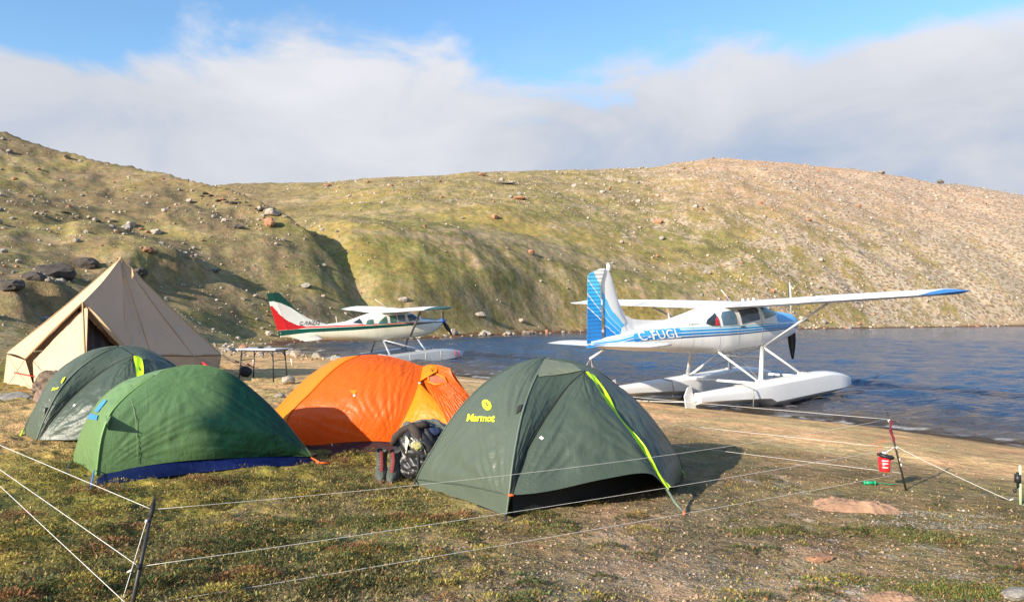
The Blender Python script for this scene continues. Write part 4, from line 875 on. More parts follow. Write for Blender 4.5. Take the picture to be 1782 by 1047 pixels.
    wedge('fin', le, lambda z: hg(z)-.008, .02, .038, M_T); wedge('rudder', lambda z: hg(z)+.008, te, .036, .006, M_T, 50, 10)
    A.tube('tail_beacon', [(8.2, 0, 1.96), (8.2, 0, 2.04)], .03, M_DARKM, 6)
    A.tube('whip_antenna', [(3.1, .3, .85), (3.75, .3, 1.35)], .014, M_CREAM, 6); A.tube('blade_antenna', [(5.55, 0, .40), (5.57, 0, .72)], .016, M_CREAM, 6)
    A.tube('propeller_hub', [(.27, 0, -.03), (.12, 0, -.03), (.0, 0, -.03), (-.08, 0, -.03)], [.14, .13, .08, .01], mat('blue_spinner', lin((50, 95, 170)), .3), 16)
    for k in range(3):
        an = math.radians(8+120*k); P = []
        for t in np.linspace(0, 1, 12):
            w = .05+.05*math.sin(math.pi*min(t*1.1, 1)**.8); w *= 1 if t < .95 else .5; a = 1.0-.75*t; rr_ = .07+.98*t
            for c, q in ((-1, 0), (0, 1), (1, 0), (0, -1)):
                lx = w*math.sin(a)*c-.012*q*math.cos(a); ly = w*math.cos(a)*c+.012*q*math.sin(a); P.append((.10+lx, ly*math.cos(an)+rr_*math.sin(an), -.03-ly*math.sin(an)+rr_*math.cos(an)))
        f = [(i*4+j, i*4+(j+1) % 4, (i+1)*4+(j+1) % 4, (i+1)*4+j) for i in range(11) for j in range(4)]+[(3, 2, 1, 0), (44, 45, 46, 47)]
        mk('propeller_blade', A.L(np.array(P)), f, M_DARKM, A.root, True)
    for sd, fo in A.floats(1.2, -.15, 6.0, -1.24, -1.92, .40, M_ALU, stern_z=-1.5):
        q = A.L(np.array([(6.0, sd*1.2, -1.40), (6.38, sd*1.2, -1.42), (6.42, sd*1.2, -1.08), (6.32, sd*1.2, -.92), (6.16, sd*1.2, -.90), (6.06, sd*1.2, -1.1)], float)); q2 = q+np.array([0, .02, 0])
        m_ = MB(); m_.add(list(q)+list(q2), [tuple(range(5, -1, -1)), tuple(range(6, 12))]+[(i, (i+1) % 6, 6+(i+1) % 6, 6+i) for i in range(6)]); m_.obj('water_rudder', M_CREAM, fo)
        for i, c in enumerate((M_RED, M_RED, mat('blue_band_paint', lin((60, 90, 150)), .4))):
            x = .42-.22*i; A.tube('bow_band', [(x, sd*1.2+.40*.93, -1.66-.0*i), (x, sd*1.2+.40*.985, -1.5), (x, sd*1.2+.40*.90, -1.34-.02*i)], .016, c, 5, parent=fo)
        for x in (1.2, 2.0, 2.8, 4.0, 5.0): A.tube('float_rib', [(x, sd*1.2+.40, -1.70), (x, sd*1.2+.398, -1.5), (x, sd*1.2+.375, -1.29)], .008, M_CREAM, 5, parent=fo)
        for a, b in (((3.55, sd*.45, -.58), (3.55, sd*1.1, -1.24)), ((3.50, sd*.45, -.58), (1.76, sd*1.1, -1.24)), ((1.85, sd*.45, -.60), (1.72, sd*1.1, -1.24)), ): A.tube('float_strut', [a, b], .05, M_ALU, 8, (1, .55))
    A.tube('spreader_bar', [(1.76, -1.1, -1.28), (1.76, 1.1, -1.28)], .035, M_ALU, 8); A.tube('spreader_bar', [(3.55, -1.1, -1.28), (3.55, 1.1, -1.28)], .035, M_ALU, 8)
    A.tube('brace_wire', [(3.5, -.45, -.6), (1.8, 1.05, -1.22)], .008, M_STRUTG, 5); A.tube('brace_wire', [(3.5, .45, -.6), (1.8, -1.05, -1.22)], .008, M_STRUTG, 5)
seaplane_two()

# ------------------------------------------------------------------ tents
def crv(pts, n):
    p = np.array(pts, float)
    if len(p) == 1: return np.repeat(p, n, 0)
    q = np.concatenate([[2*p[0]-p[1]], p, [2*p[-1]-p[-2]]]); out = []
    for i in range(len(p)-1):
        a, b, c, d = q[i:i+4]
        for t in np.linspace(0, 1, 16, endpoint=False): out.append(.5*((2*b)+(c-a)*t+(2*a-5*b+4*c-d)*t*t+(3*b-a-3*c+d)*t**3))
    out.append(p[-1]); out = np.array(out); s = np.concatenate([[0], np.cumsum(np.linalg.norm(np.diff(out, axis=0), axis=1))]); u = np.linspace(0, s[-1]+1e-12, n)
    return np.stack([np.interp(u, s, out[:, k]) for k in range(3)], 1)
def px_curve(pp):   # [(px, py, Y)]
    return [at(*q) for q in pp]
def coons(b, t, l, r, nu=64, nv=64):
    b, t = crv(b, nu), crv(t, nu); l, r = crv(l, nv), crv(r, nv); u = np.linspace(0, 1, nu)[None, :, None]; v = np.linspace(0, 1, nv)[:, None, None]
    return (1-v)*b[None]+v*t[None]+(1-u)*l[:, None]+u*r[:, None]-((1-u)*(1-v)*b[0]+u*(1-v)*b[-1]+(1-u)*v*t[0]+u*v*t[-1])
def gnormals(P):
    du = np.gradient(P, axis=1); dv = np.gradient(P, axis=0); n = np.cross(du, dv); return n/(np.linalg.norm(n, axis=-1, keepdims=True)+1e-9)
def panel(name, C, mat_, root, centre, bulge=.04, fans=(), rough=.006, seed=0, nu=72, nv=72, dirw=(3, 9), attrs=None, off=0.0, parent=None, edge=1.0, warp=0.0):
    P = coons(*C, nu=nu, nv=nv); n = gnormals(P); s = np.sign(np.mean(np.sum(n*(P-np.asarray(centre)), -1))); n = n*s
    u = np.linspace(0, 1, nu)[None, :]+np.zeros((nv, 1)); v = np.linspace(0, 1, nv)[:, None]+np.zeros((1, nu))
    win = np.clip(np.minimum(np.minimum(u, 1-u), np.minimum(v, 1-v+.04))*9, 0, 1)
    d = bulge*np.sin(np.pi*np.clip(u, 0, 1))*np.sin(np.pi*np.clip(v*.9+.05, 0, 1))
    w = rough*(fbm(u*dirw[0]+seed, v*dirw[1]+seed*3, 4, 400+seed, .55)+.6*(1-np.abs(fbm(u*dirw[0]*1.7+seed, v*dirw[1]*1.1, 3, 440+seed))*3))
    for (u0, v0, amp, fr, reach) in fans:
        th = np.arctan2(v-v0, u-u0); rd = np.hypot(u-u0, v-v0); ph = 2.2*fbm(th*3+seed, rd*2.2, 3, 480+seed)
        w = w+amp*(np.abs(np.sin(fr*th*.5+ph*1.6))**1.5-.4)*np.exp(-rd/reach)*ss(0, .12, rd)
    d = d+w*(win*edge+(1-edge))+off+warp*win*fbm(u*1.5+seed, v*1.5, 2, 500+seed)
    P = P+n*d[..., None]
    f = gridfaces(nv, nu)
    if s < 0: f = f[:, ::-1]
    org = np.array(root.location) if root is not None else np.zeros(3)
    o = mk(name, P.reshape(-1, 3)-org, f, mat_, parent or root, True, attrs(P, u, v) if attrs else None); o['_p'] = 1; del o['_p']
    return o, P, f
def bvh_of(*Ps):
    vs = []; fs = []; b = 0
    for P, f in Ps: vs += [tuple(p) for p in P.reshape(-1, 3)]; fs += [tuple(int(i)+b for i in q) for q in f]; b = len(vs)
    return BVHTree.FromPolygons(vs, fs)
def cast_px(bvh, px, py, eps=.006):
    d = Vector(at(px, py, 10.)-V(0, 0, CAMZ)).normalized(); h = bvh.ray_cast(Vector((0, 0, CAMZ)), d)
    if h[0] is None: return None
    n = h[1] if h[1].dot(d) < 0 else -h[1]
    return np.array(h[0]+n*eps)
def decal(name, bvh, pts, faces, mat_, root, eps=.006, parent=None):
    """flat print laid onto a tent's cloth"""
    out = []; last = None
    for p in pts:
        q = cast_px(bvh, p[0], p[1], eps); q = last if q is None else q; last = q; out.append(q)
    if any(q is None for q in out): return None
    return mk(name, np.array(out)-np.array(root.location), faces, mat_, parent or root)
def text2d(string, bold=.0, space=1.0):
    cu = bpy.data.curves.new('lettering', 'FONT'); cu.body = string; cu.size = 1; cu.offset = bold; cu.resolution_u = 3; cu.space_character = space
    ob = bpy.data.objects.new('lettering', cu); COL.objects.link(ob); bpy.context.view_layer.update()
    me = bpy.data.meshes.new_from_object(ob.evaluated_get(bpy.context.evaluated_depsgraph_get())); bpy.data.objects.remove(ob)
    co = np.array([v.co[:2] for v in me.vertices]); me.calc_loop_triangles(); f = [tuple(p.vertices) for p in me.loop_triangles]; co[:, 0] = (co[:, 0]-co[:, 0].min())/(co[:, 0].max()-co[:, 0].min()); co[:, 1] /= .7
    return co, f
def line(name, pts, r, m, root, n=6, parent=None, smooth=True):
    org = np.array(root.location) if root is not None else np.zeros(3); return MB(org).tube(pts, r, n).obj(name, m, parent or root, smooth)
def stake(root, p, d=(0, 0, 1), m=None, ln=.14, r=.006):
    p = np.asarray(p, float); d = np.asarray(d, float); return line('stake', [p-d*.04, p+d*ln], r, m, root)

def nylon(name, c, trans=.18, rough=.42, bump=.35, var=.07, attr=None):
    m = mat(name, c, rough, spec=.38, var=var, vscale=2.5, bump=bump*.4, bscale=26, trans=trans, attr=attr, stretch=(1, 1, .55))
    nt = m.node_tree; N = nt.nodes; K = nt.links; b = N['Principled BSDF']; old = b.inputs['Normal'].links[0].from_socket; tc = N.new('ShaderNodeTexCoord'); last = old
    for sc, dist, off, st in ((5.5, .010, 0, (1, 1, .45)), (11, .006, 4, (.5, 1, 1.3))):
        mp = N.new('ShaderNodeMapping'); mp.inputs['Scale'].default_value = st; mp.inputs['Location'].default_value = (off, off, 0); mp.inputs['Rotation'].default_value = (.3, .5, .2+off); K.new(tc.outputs['Object'], mp.inputs[0])
        n = N.new('ShaderNodeTexNoise'); n.inputs['Scale'].default_value = sc; n.inputs['Detail'].default_value = 3; n.inputs['Distortion'].default_value = .8; K.new(mp.outputs[0], n.inputs[0])
        a = N.new('ShaderNodeMath'); a.operation = 'SUBTRACT'; a.inputs[1].default_value = .5; K.new(n.outputs['Fac'], a.inputs[0]); c_ = N.new('ShaderNodeMath'); c_.operation = 'ABSOLUTE'; K.new(a.outputs[0], c_.inputs[0])
        p = N.new('ShaderNodeMath'); p.operation = 'POWER'; p.inputs[1].default_value = .6; K.new(c_.outputs[0], p.inputs[0])
        bp = N.new('ShaderNodeBump'); bp.invert = True; bp.inputs['Strength'].default_value = .6; bp.inputs['Distance'].default_value = dist*1.0; K.new(p.outputs[0], bp.inputs['Height']); K.new(last, bp.inputs['Normal']); last = bp.outputs[0]
    K.new(last, b.inputs['Normal']); return m
def nylon_plain(name, c, trans=.18, rough=.42, bump=.35, var=.07, attr=None):
    return mat(name, c, rough, spec=.45, var=var, vscale=2.5, bump=bump, bscale=26, trans=trans, attr=attr, stretch=(1, 1, .55))
M_LIME = mat('lime_fabric', lin((190, 240, 30)), .5, var=.08, bump=.2)
M_LIMEP = mat('lime_print', lin((215, 240, 50)), .6, var=.03)
M_DG = nylon('dark_green_nylon', (.062, .086, .064), .08, .42); M_DG2 = nylon('dark_green_nylon_upper', (.090, .115, .086), .08, .42)
M_DGL = nylon('pale_grey_green_nylon', (.16, .20, .15), .12)
M_INNER = mat('black_inner_netting', (.018, .020, .020), .8)
M_CORDW = mat('white_cord', (.75, .72, .66), .8, var=.2, vscale=30)
M_POLEM = mat('tent_pole_metal', (.42, .38, .25), .4, metal=.4)
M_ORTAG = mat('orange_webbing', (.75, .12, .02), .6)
M_BLACK = mat('black_webbing', (.02, .02, .02), .7)

def dome_tent(cfg, label):
    root = empty('dome_tent', cfg['base'], label, 'tent'); c = cfg; ctr = np.array(c['centre']); R = root
    pA, pB, pD = px_curve(c['poleA']), px_curve(c['poleB']), px_curve(c['poleD'])
    ap = (pA[-1]+pB[-1]+pD[-1])/3; pA[-1] = pB[-1] = pD[-1] = ap; A, B, D = pA[0], pB[0], pD[0]; E_ = B+D-A; E_[2] = B[2]
    pE = [E_, E_+(ap-E_)*.12+V(0, 0, .32), E_+(ap-E_)*.38+V(0, 0, .36), E_+(ap-E_)*.7+V(0, 0, .25), ap]
    zp, lm = px_curve(c['zip']), px_curve(c['lime']); zp[-1] = lm[-1]; hub = lm[-1]
    hem = px_curve(c['hem']); hem[0] = zp[0]; hem[-1] = lm[0]
    parts = []
    parts.append(panel('side_panel', (px_curve(c['base_left']) if 'base_left' in c else [B, A], [ap], pB, pA), M_DG2, R, ctr, .05, [(1, 0, .026, 26, .6), (0, 0, .018, 20, .5), (.95, .35, .016, 18, .4)], .006, c['seed'], dirw=(4, 4)))
    parts.append(panel('top_panel', ([A, zp[0]], [ap, hub], pA, zp), c.get('top_mat', M_DG), R, ctr, .02, [(0, 0, .010, 20, .6), (.5, 1, .006, 20, .3)], .005, c['seed']+1, nu=36))
    parts.append(panel('door_panel', (hem, [hub], zp, lm), M_DG, R, ctr, .06, [(0, 0, .022, 22, .6), (1, 0, .020, 20, .5), (.5, 1, .012, 14, .5)], .008, c['seed']+2, dirw=(2.2, 6)))
    hd = [lm[0], lm[0]*.5+D*.5+V(.02, -.02, .02), D]
    parts.append(panel('rear_side_panel', (hd, [hub, ap], lm, pD), M_DG2, R, ctr, .05, [(0, 0, .018, 18, .6), (1, 0, .018, 18, .6)], .010, c['seed']+3, dirw=(3, 5)))
    parts.append(panel('back_panel', ([D, E_], [ap], pD, pE), M_DG2, R, ctr, .06, [], .006, c['seed']+4, nu=30, nv=40)); parts.append(panel('back_panel', ([E_, B], [ap], pE, pB), M_DG2, R, ctr, .06, [], .006, c['seed']+5, nu=30, nv=40))
    bv = bvh_of(*[(p[1], p[2]) for p in parts[:4]])
    for nm, cv, m_ in (('pole_sleeve', pA, M_DGL), ('pole_sleeve', pB, M_DG), ('pole_sleeve', pD, M_DG)): line(nm, crv(cv, 40)+V(0, -.004, .002), .009, m_, R)
    line('zipper', crv(zp, 40)+V(-.002, -.012, .006), .0045, M_BLACK, R)
    # inner tent wall seen below the raised hem
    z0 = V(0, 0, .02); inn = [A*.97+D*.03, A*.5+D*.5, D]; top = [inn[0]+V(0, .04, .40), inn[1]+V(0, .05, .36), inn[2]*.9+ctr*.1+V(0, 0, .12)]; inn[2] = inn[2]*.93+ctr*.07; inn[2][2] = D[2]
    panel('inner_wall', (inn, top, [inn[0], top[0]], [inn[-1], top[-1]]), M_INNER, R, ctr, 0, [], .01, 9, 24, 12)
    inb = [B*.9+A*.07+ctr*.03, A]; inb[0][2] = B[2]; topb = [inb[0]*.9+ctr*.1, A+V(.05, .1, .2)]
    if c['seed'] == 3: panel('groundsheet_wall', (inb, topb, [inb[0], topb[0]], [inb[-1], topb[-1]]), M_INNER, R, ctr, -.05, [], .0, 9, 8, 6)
    # lime storm flap along the door
    cl = crv(lm, 60)[::-1]; t = np.linspace(0, 1, 60); w = np.interp(t, [0, .05, .2, .45, .8, 1], [.035, .075, .07, .045, .03, .045])*c.get('limew', 1)
    tn = np.gradient(cl, axis=0); tn /= np.linalg.norm(tn, axis=1)[:, None]; out = np.cross(tn, V(0, 0, 1)); out = (cl-ctr); out[:, 2] = 0; out /= np.linalg.norm(out, axis=1)[:, None]; sd = np.cross(tn, out); sd /= np.linalg.norm(sd, axis=1)[:, None]
    if np.mean(sd[:, 0]) < 0: sd = -sd
    P = []
    for k, a in enumerate((-.15, .1, .4, .7, 1.0)): P.append(cl+sd*(w*a)[:, None]+out*(.018+.018*np.sin(k*1.1+t*14)*min(1, a+.3))[:, None])
    lf = MB(np.array(R.location)).grid(np.array(P)).obj('lime_door_flap', M_LIME, R, True)
    # webbing from the door foot to its peg
    g = gp(*c['peg']); line('guy_strap', [lm[0], lm[0]*.5+g*.5-V(0, 0, .01), g+V(0, 0, .02)], .012, M_DGL, R); stake(R, g, (0.1, 0, 1), M_ORTAG, .03, .012)
    return root, bv, dict(A=A, B=B, D=D, ap=ap, E=E_, hub=hub, lm=lm, ctr=ctr)

A1 = gp(880, 899); 
cfg1 = dict(base=gp(950, 860), centre=(.42, 7.3, .9), seed=3,
    poleA=[(881, 897, 5.96), (887, 850, 5.97), (893, 800, 6.05), (907, 726, 6.32), (922, 680, 6.62), (938, 645, 6.92), (950, 623, 7.2)],
    poleB=[(720, 846, 7.06), (733, 815, 7.04), (746, 793, 7.03), (779, 739, 7.03), (811, 698, 7.05), (850, 662, 7.08), (890, 638, 7.12), (925, 626, 7.16), (950, 623, 7.2)],
    poleD=[(1184, 838, 7.42), (1187, 822, 7.42), (1182, 798, 7.41), (1162, 766, 7.39), (1136, 731, 7.36), (1104, 695, 7.33), (1070, 668, 7.3), (1040, 646, 7.26), (1000, 630, 7.22), (950, 623, 7.2)],
    zip=[(890, 861, 5.95), (914, 789, 6.18), (938, 745, 6.36), (963, 706, 6.58), (990, 670, 6.78), (1018, 646, 6.93)],
    lime=[(1160, 850, 6.30), (1142, 825, 6.34), (1124, 794, 6.4), (1104, 765, 6.47), (1082, 739, 6.55), (1060, 711, 6.66), (1040, 678, 6.8), (1018, 646, 6.93)],
    hem=[(890, 861, 5.95), (930, 858, 5.95), (973, 851, 6.0), (1030, 838, 6.06), (1070, 830, 6.12), (1105, 824, 6.18), (1129, 824, 6.22), (1143, 832, 6.26), (1160, 850, 6.30)],
    base_left=[(720, 847, 7.06), (760, 857, 6.78), (820, 875, 6.38), (881, 900, 5.96)], peg=(1190, 895))
t1, bv1, k1 = dome_tent(cfg1, 'dark green dome tent nearest the camera, yellow lettering and a lime door flap')
# maker's roundel and lettering on the side
n = 28; circ = [(847.8+9*math.cos(a)*.80-4.2*math.sin(a), 705-11.2*math.sin(a)*.80-2.0*math.cos(a)) for a in np.linspace(0, 2*math.pi, n, endpoint=False)]
decal('roundel', bv1, circ+[(847.8, 705)], [(i, (i+1) % n, n) for i in range(n)], M_LIMEP, t1, .008)
zz_ = [(844.8, 703.5), (847.6, 700.2), (849.4, 704.6), (852.4, 702.4), (849.2, 708.2), (847.2, 703.8)]
decal('roundel_mark', bv1, zz_, [(0, 1, 5), (1, 2, 5), (5, 2, 4), (2, 3, 4)], M_DG, t1, .011)
co, tf = text2d('Marmot', .03, .95); decal('lettering', bv1, [(813+48*x+2.4*y*1, 732.5+1.2*x-(12.2)*y) for x, y in co], tf, M_LIMEP, t1, .008)
pp_ = [(936, 652), (941, 637), (950, 625.5), (968, 624.5), (995, 634), (1014, 645.5), (985, 651), (962, 654), (948, 655), (938, 657)]; pc_ = [(962, 640)]
decal('painted_light_patch', bv1, pp_+pc_, [(i, (i+1) % 10, 10) for i in range(10)], nylon('pale_sunlit_nylon', (.175, .195, .135), .1), t1, .010)  # paler decal paints sunlight and sheen onto the upward-facing top
decal('vent_tab', bv1, [(899, 722), (903, 707), (910, 704), (906, 716)], [(0, 1, 2, 3)], M_BLACK, t1, .012)
decal('white_patch', bv1, [(938, 762), (942, 759), (947, 763), (943, 766)], [(0, 1, 2, 3)], M_CORDW, t1, .008)
line('hem_fold', [cast_px(bv1, *p, .006) for p in ((728, 834), (760, 838), (800, 842), (840, 850), (870, 857), (888, 861)) if cast_px(bv1, *p) is not None], .006, M_DG, t1)
line('pole_foot', [at(723, 834, 7.05), gp(714, 851)], .008, M_POLEM, t1); line('corner_tag', [at(884, 861, 5.93), at(894, 861, 5.93)], .011, M_ORTAG, t1)
line('corner_hook', [at(881, 895, 5.95), gp(879, 905)], .012, M_BLACK, t1); line('rear_guy', [at(1184, 812, 7.4), gp(1194, 832)], .004, M_LIME, t1)

cfg2 = dict(base=gp(200, 745), centre=(-5.25, 10.3, .9), seed=13, limew=1.15,
    poleA=[(64, 766, 9.35), (70, 748, 9.36), (84, 715, 9.42), (100, 685, 9.52), (118, 661, 9.66), (145, 636, 9.85), (175, 616, 10.05), (207, 602, 10.3)],
    poleB=[(40, 753, 10.0), (50, 730, 10.02), (63, 706, 10.05), (80, 672, 10.1), (101, 646, 10.15), (125, 628, 10.2), (152, 613, 10.25), (180, 605, 10.28), (207, 602, 10.3)],
    poleD=[(368, 745, 10.6), (366, 725, 10.6), (352, 690, 10.55), (330, 660, 10.5), (301, 634, 10.45), (262, 613, 10.38), (235, 605, 10.34), (207, 602, 10.3)],
    zip=[(67, 765, 9.34), (88, 735, 9.4), (117, 700, 9.55), (155, 665, 9.75), (195, 636, 9.92), (233, 619, 10.0)],
    lime=[(262, 762, 9.3), (252, 725, 9.4), (243, 690, 9.55), (239, 655, 9.75), (237, 636, 9.9), (233, 619, 10.0)],
    hem=[(67, 765, 9.34), (130, 765, 9.3), (190, 764, 9.28), (262, 762, 9.3)], peg=(285, 775))
t2, bv2, k2 = dome_tent(cfg2, 'grey green dome tent at the far left, half hidden by the bright green tent')
co, tf = text2d('Marmot', .03, .95); decal('lettering', bv2, [(92.5+10*x+2*y, 680-2*x-5*y) for x, y in co], tf, M_LIMEP, t2, .02)
decal('roundel', bv2, [(106, 667), (109, 659), (114, 656), (112, 662), (108, 668)], [(0, 1, 2, 3, 4)], M_LIMEP, t2, .02)
decal('white_patch', bv2, [(127, 706), (130, 703), (133, 705), (130, 708)], [(0, 1, 2, 3)], M_CORDW, t2, .01)
line('pole_foot', [at(42, 745, 9.95), gp(36, 758)], .01, M_LIME, t2)

# bright green tent with a blue bathtub floor
def green_tent():
    K, Fr, Rr = gp(127, 809), gp(166, 843), gp(544, 807)
    root = empty('hoop_tent', (K+Fr+Rr)/3, 'bright green low tent with a royal blue floor edge, front left of the group', 'tent'); ctr = V(-3.3, 7.9, .8)
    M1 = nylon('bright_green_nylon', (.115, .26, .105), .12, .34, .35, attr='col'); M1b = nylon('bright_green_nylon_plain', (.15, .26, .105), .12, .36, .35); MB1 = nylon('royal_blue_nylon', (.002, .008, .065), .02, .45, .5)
    spine = px_curve([(269, 653, 7.60), (290, 643, 7.66), (325, 636, 7.76), (360, 637, 7.83), (400, 650, 7.90), (440, 679, 7.96), (480, 716, 8.0), (512, 753, 8.03), (543, 794, 8.06)])
    fl = px_curve([(168, 828, 7.08), (175, 772, 7.10), (184, 738, 7.14), (196, 714, 7.2), (222, 687, 7.36), (245, 669, 7.48), (269, 653, 7.60)])
    bl = px_curve([(126, 803, 8.0), (131, 780, 8.0), (146, 738, 7.97), (171, 701, 7.9), (205, 670, 7.8), (238, 656, 7.7), (269, 653, 7.60)])
    hem = px_curve([(168, 828, 7.08), (252, 810, 7.25), (337, 800, 7.45), (438, 795, 7.75), (500, 793, 7.95), (543, 794, 8.06)])
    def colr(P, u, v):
        # cloth colour blends to a much deeper green over the right half
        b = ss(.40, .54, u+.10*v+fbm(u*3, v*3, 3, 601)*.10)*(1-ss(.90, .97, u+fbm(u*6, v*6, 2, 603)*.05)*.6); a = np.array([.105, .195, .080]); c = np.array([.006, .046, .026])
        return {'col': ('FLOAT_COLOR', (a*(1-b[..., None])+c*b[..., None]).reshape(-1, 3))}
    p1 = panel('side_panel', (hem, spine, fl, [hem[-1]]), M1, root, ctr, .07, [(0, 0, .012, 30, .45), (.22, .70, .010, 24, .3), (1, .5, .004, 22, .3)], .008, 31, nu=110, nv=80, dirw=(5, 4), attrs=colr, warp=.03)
    p2 = panel('end_panel', ([bl[0], (bl[0]+fl[0])/2+V(0, 0, .03), fl[0]], [spine[0]], bl, fl), M1b, root, ctr, .05, [(1, 0, .012, 24, .4), (0, 0, .012, 24, .4)], .008, 33)
    bk = [Rr+V(.02, .1, .1), V(-3.2, 9.0, Rr[2]+.1), bl[0]]
    panel('rear_panel', (bk, spine[::-1], [bk[0], spine[-1]], bl), M1b, root, ctr, .05, [], .006, 35, 40, 40)
    bv = bvh_of((p1[1], p1[2]), (p2[1], p2[2]))
    line('pole_sleeve', crv(fl, 40)+V(0, -.006, 0), .008, nylon('light_green_seam', (.22, .40, .12), .1), root); line('ridge_sleeve', crv(spine, 50)+V(0, -.002, .002), .007, M1b, root)
    g0 = [gp(165, 843), gp(236, 836), gp(337, 823), gp(438, 813), gp(500, 811), gp(542, 809)]; g0 = [p+V(0, 0, .0) for p in g0]
    tt = [p+V(0, .05, .015) for p in crv(hem, 6)]
    panel('floor_edge', (g0, tt, [g0[0], tt[0]], [g0[-1], tt[-1]]), MB1, root, ctr, .01, [], .008, 37, 60, 14, dirw=(12, 2))
    e0 = [gp(130, 815), gp(165, 843)]; e1 = [at(127, 806, 8.0), at(168, 832, 7.12)]
    panel('floor_edge', (e0, e1, [e0[0], e1[0]], [e0[-1], e1[-1]]), MB1, root, ctr, .0, [], .006, 39, 20, 10)
    line('light_seam', [cast_px(bv, *p, .010) for p in ((228, 694), (233, 712), (236, 730), (238, 750), (239, 770), (239, 790), (239, 805)) if cast_px(bv, *p) is not None], .0022, nylon_plain('pale_green_tape', (.28, .42, .20)), root)
    # blue emblem: a leaning stroke and small lettering
    MP = mat('blue_print', lin((60, 135, 235)), .6)
    decal('emblem', bv, [(167, 715.5), (169, 711), (182, 696.5), (186, 696.5), (186, 699), (173, 716), (169, 716.5)], [(0, 1, 2, 3, 4, 5, 6)], MP, root, .012)
    co, tf = text2d('VAUDE', .04, .95) if False else text2d('NEMO', .04, .95)
    co2, tf2 = text2d('IIIII', .04, .9); decal('faded_lettering', bv, [(154+16*x+2*y, 727+3.5*x-8*y) for x, y in co2], tf2, MP, root, .012)
    # pulled-out guy tab with its fold
    q = [cast_px(bv, 183, 722, .0), cast_px(bv, 194, 722, .0), cast_px(bv, 188, 748, .0)]
    if all(x is not None for x in q):
        tip = (q[2]*.6+q[1]*.4)+V(.06, -.16, .02); MB(np.array(root.location)).add([q[0], q[1], q[2], tip], [(0, 1, 3), (1, 2, 3), (0, 3, 2)]).obj('guy_tab', M1b, root)
    line('guy_line', [at(124, 800, 8.0), gp(116, 823)], .010, mat('navy_webbing', (.02, .03, .15), .7), root); line('corner_strap', [at(164, 818, 7.06), gp(157, 851)], .006, MP, root)
    g = gp(556, 809); line('orange_corner_cord', [at(542, 796, 8.05), g+V(0, 0, .03)], .010, M_ORTAG, root); line('orange_peg_cord', [g+V(-.04, 0, .03), gp(576, 809)+V(0, 0, .02)], .011, M_ORTAG, root)
green_tent()

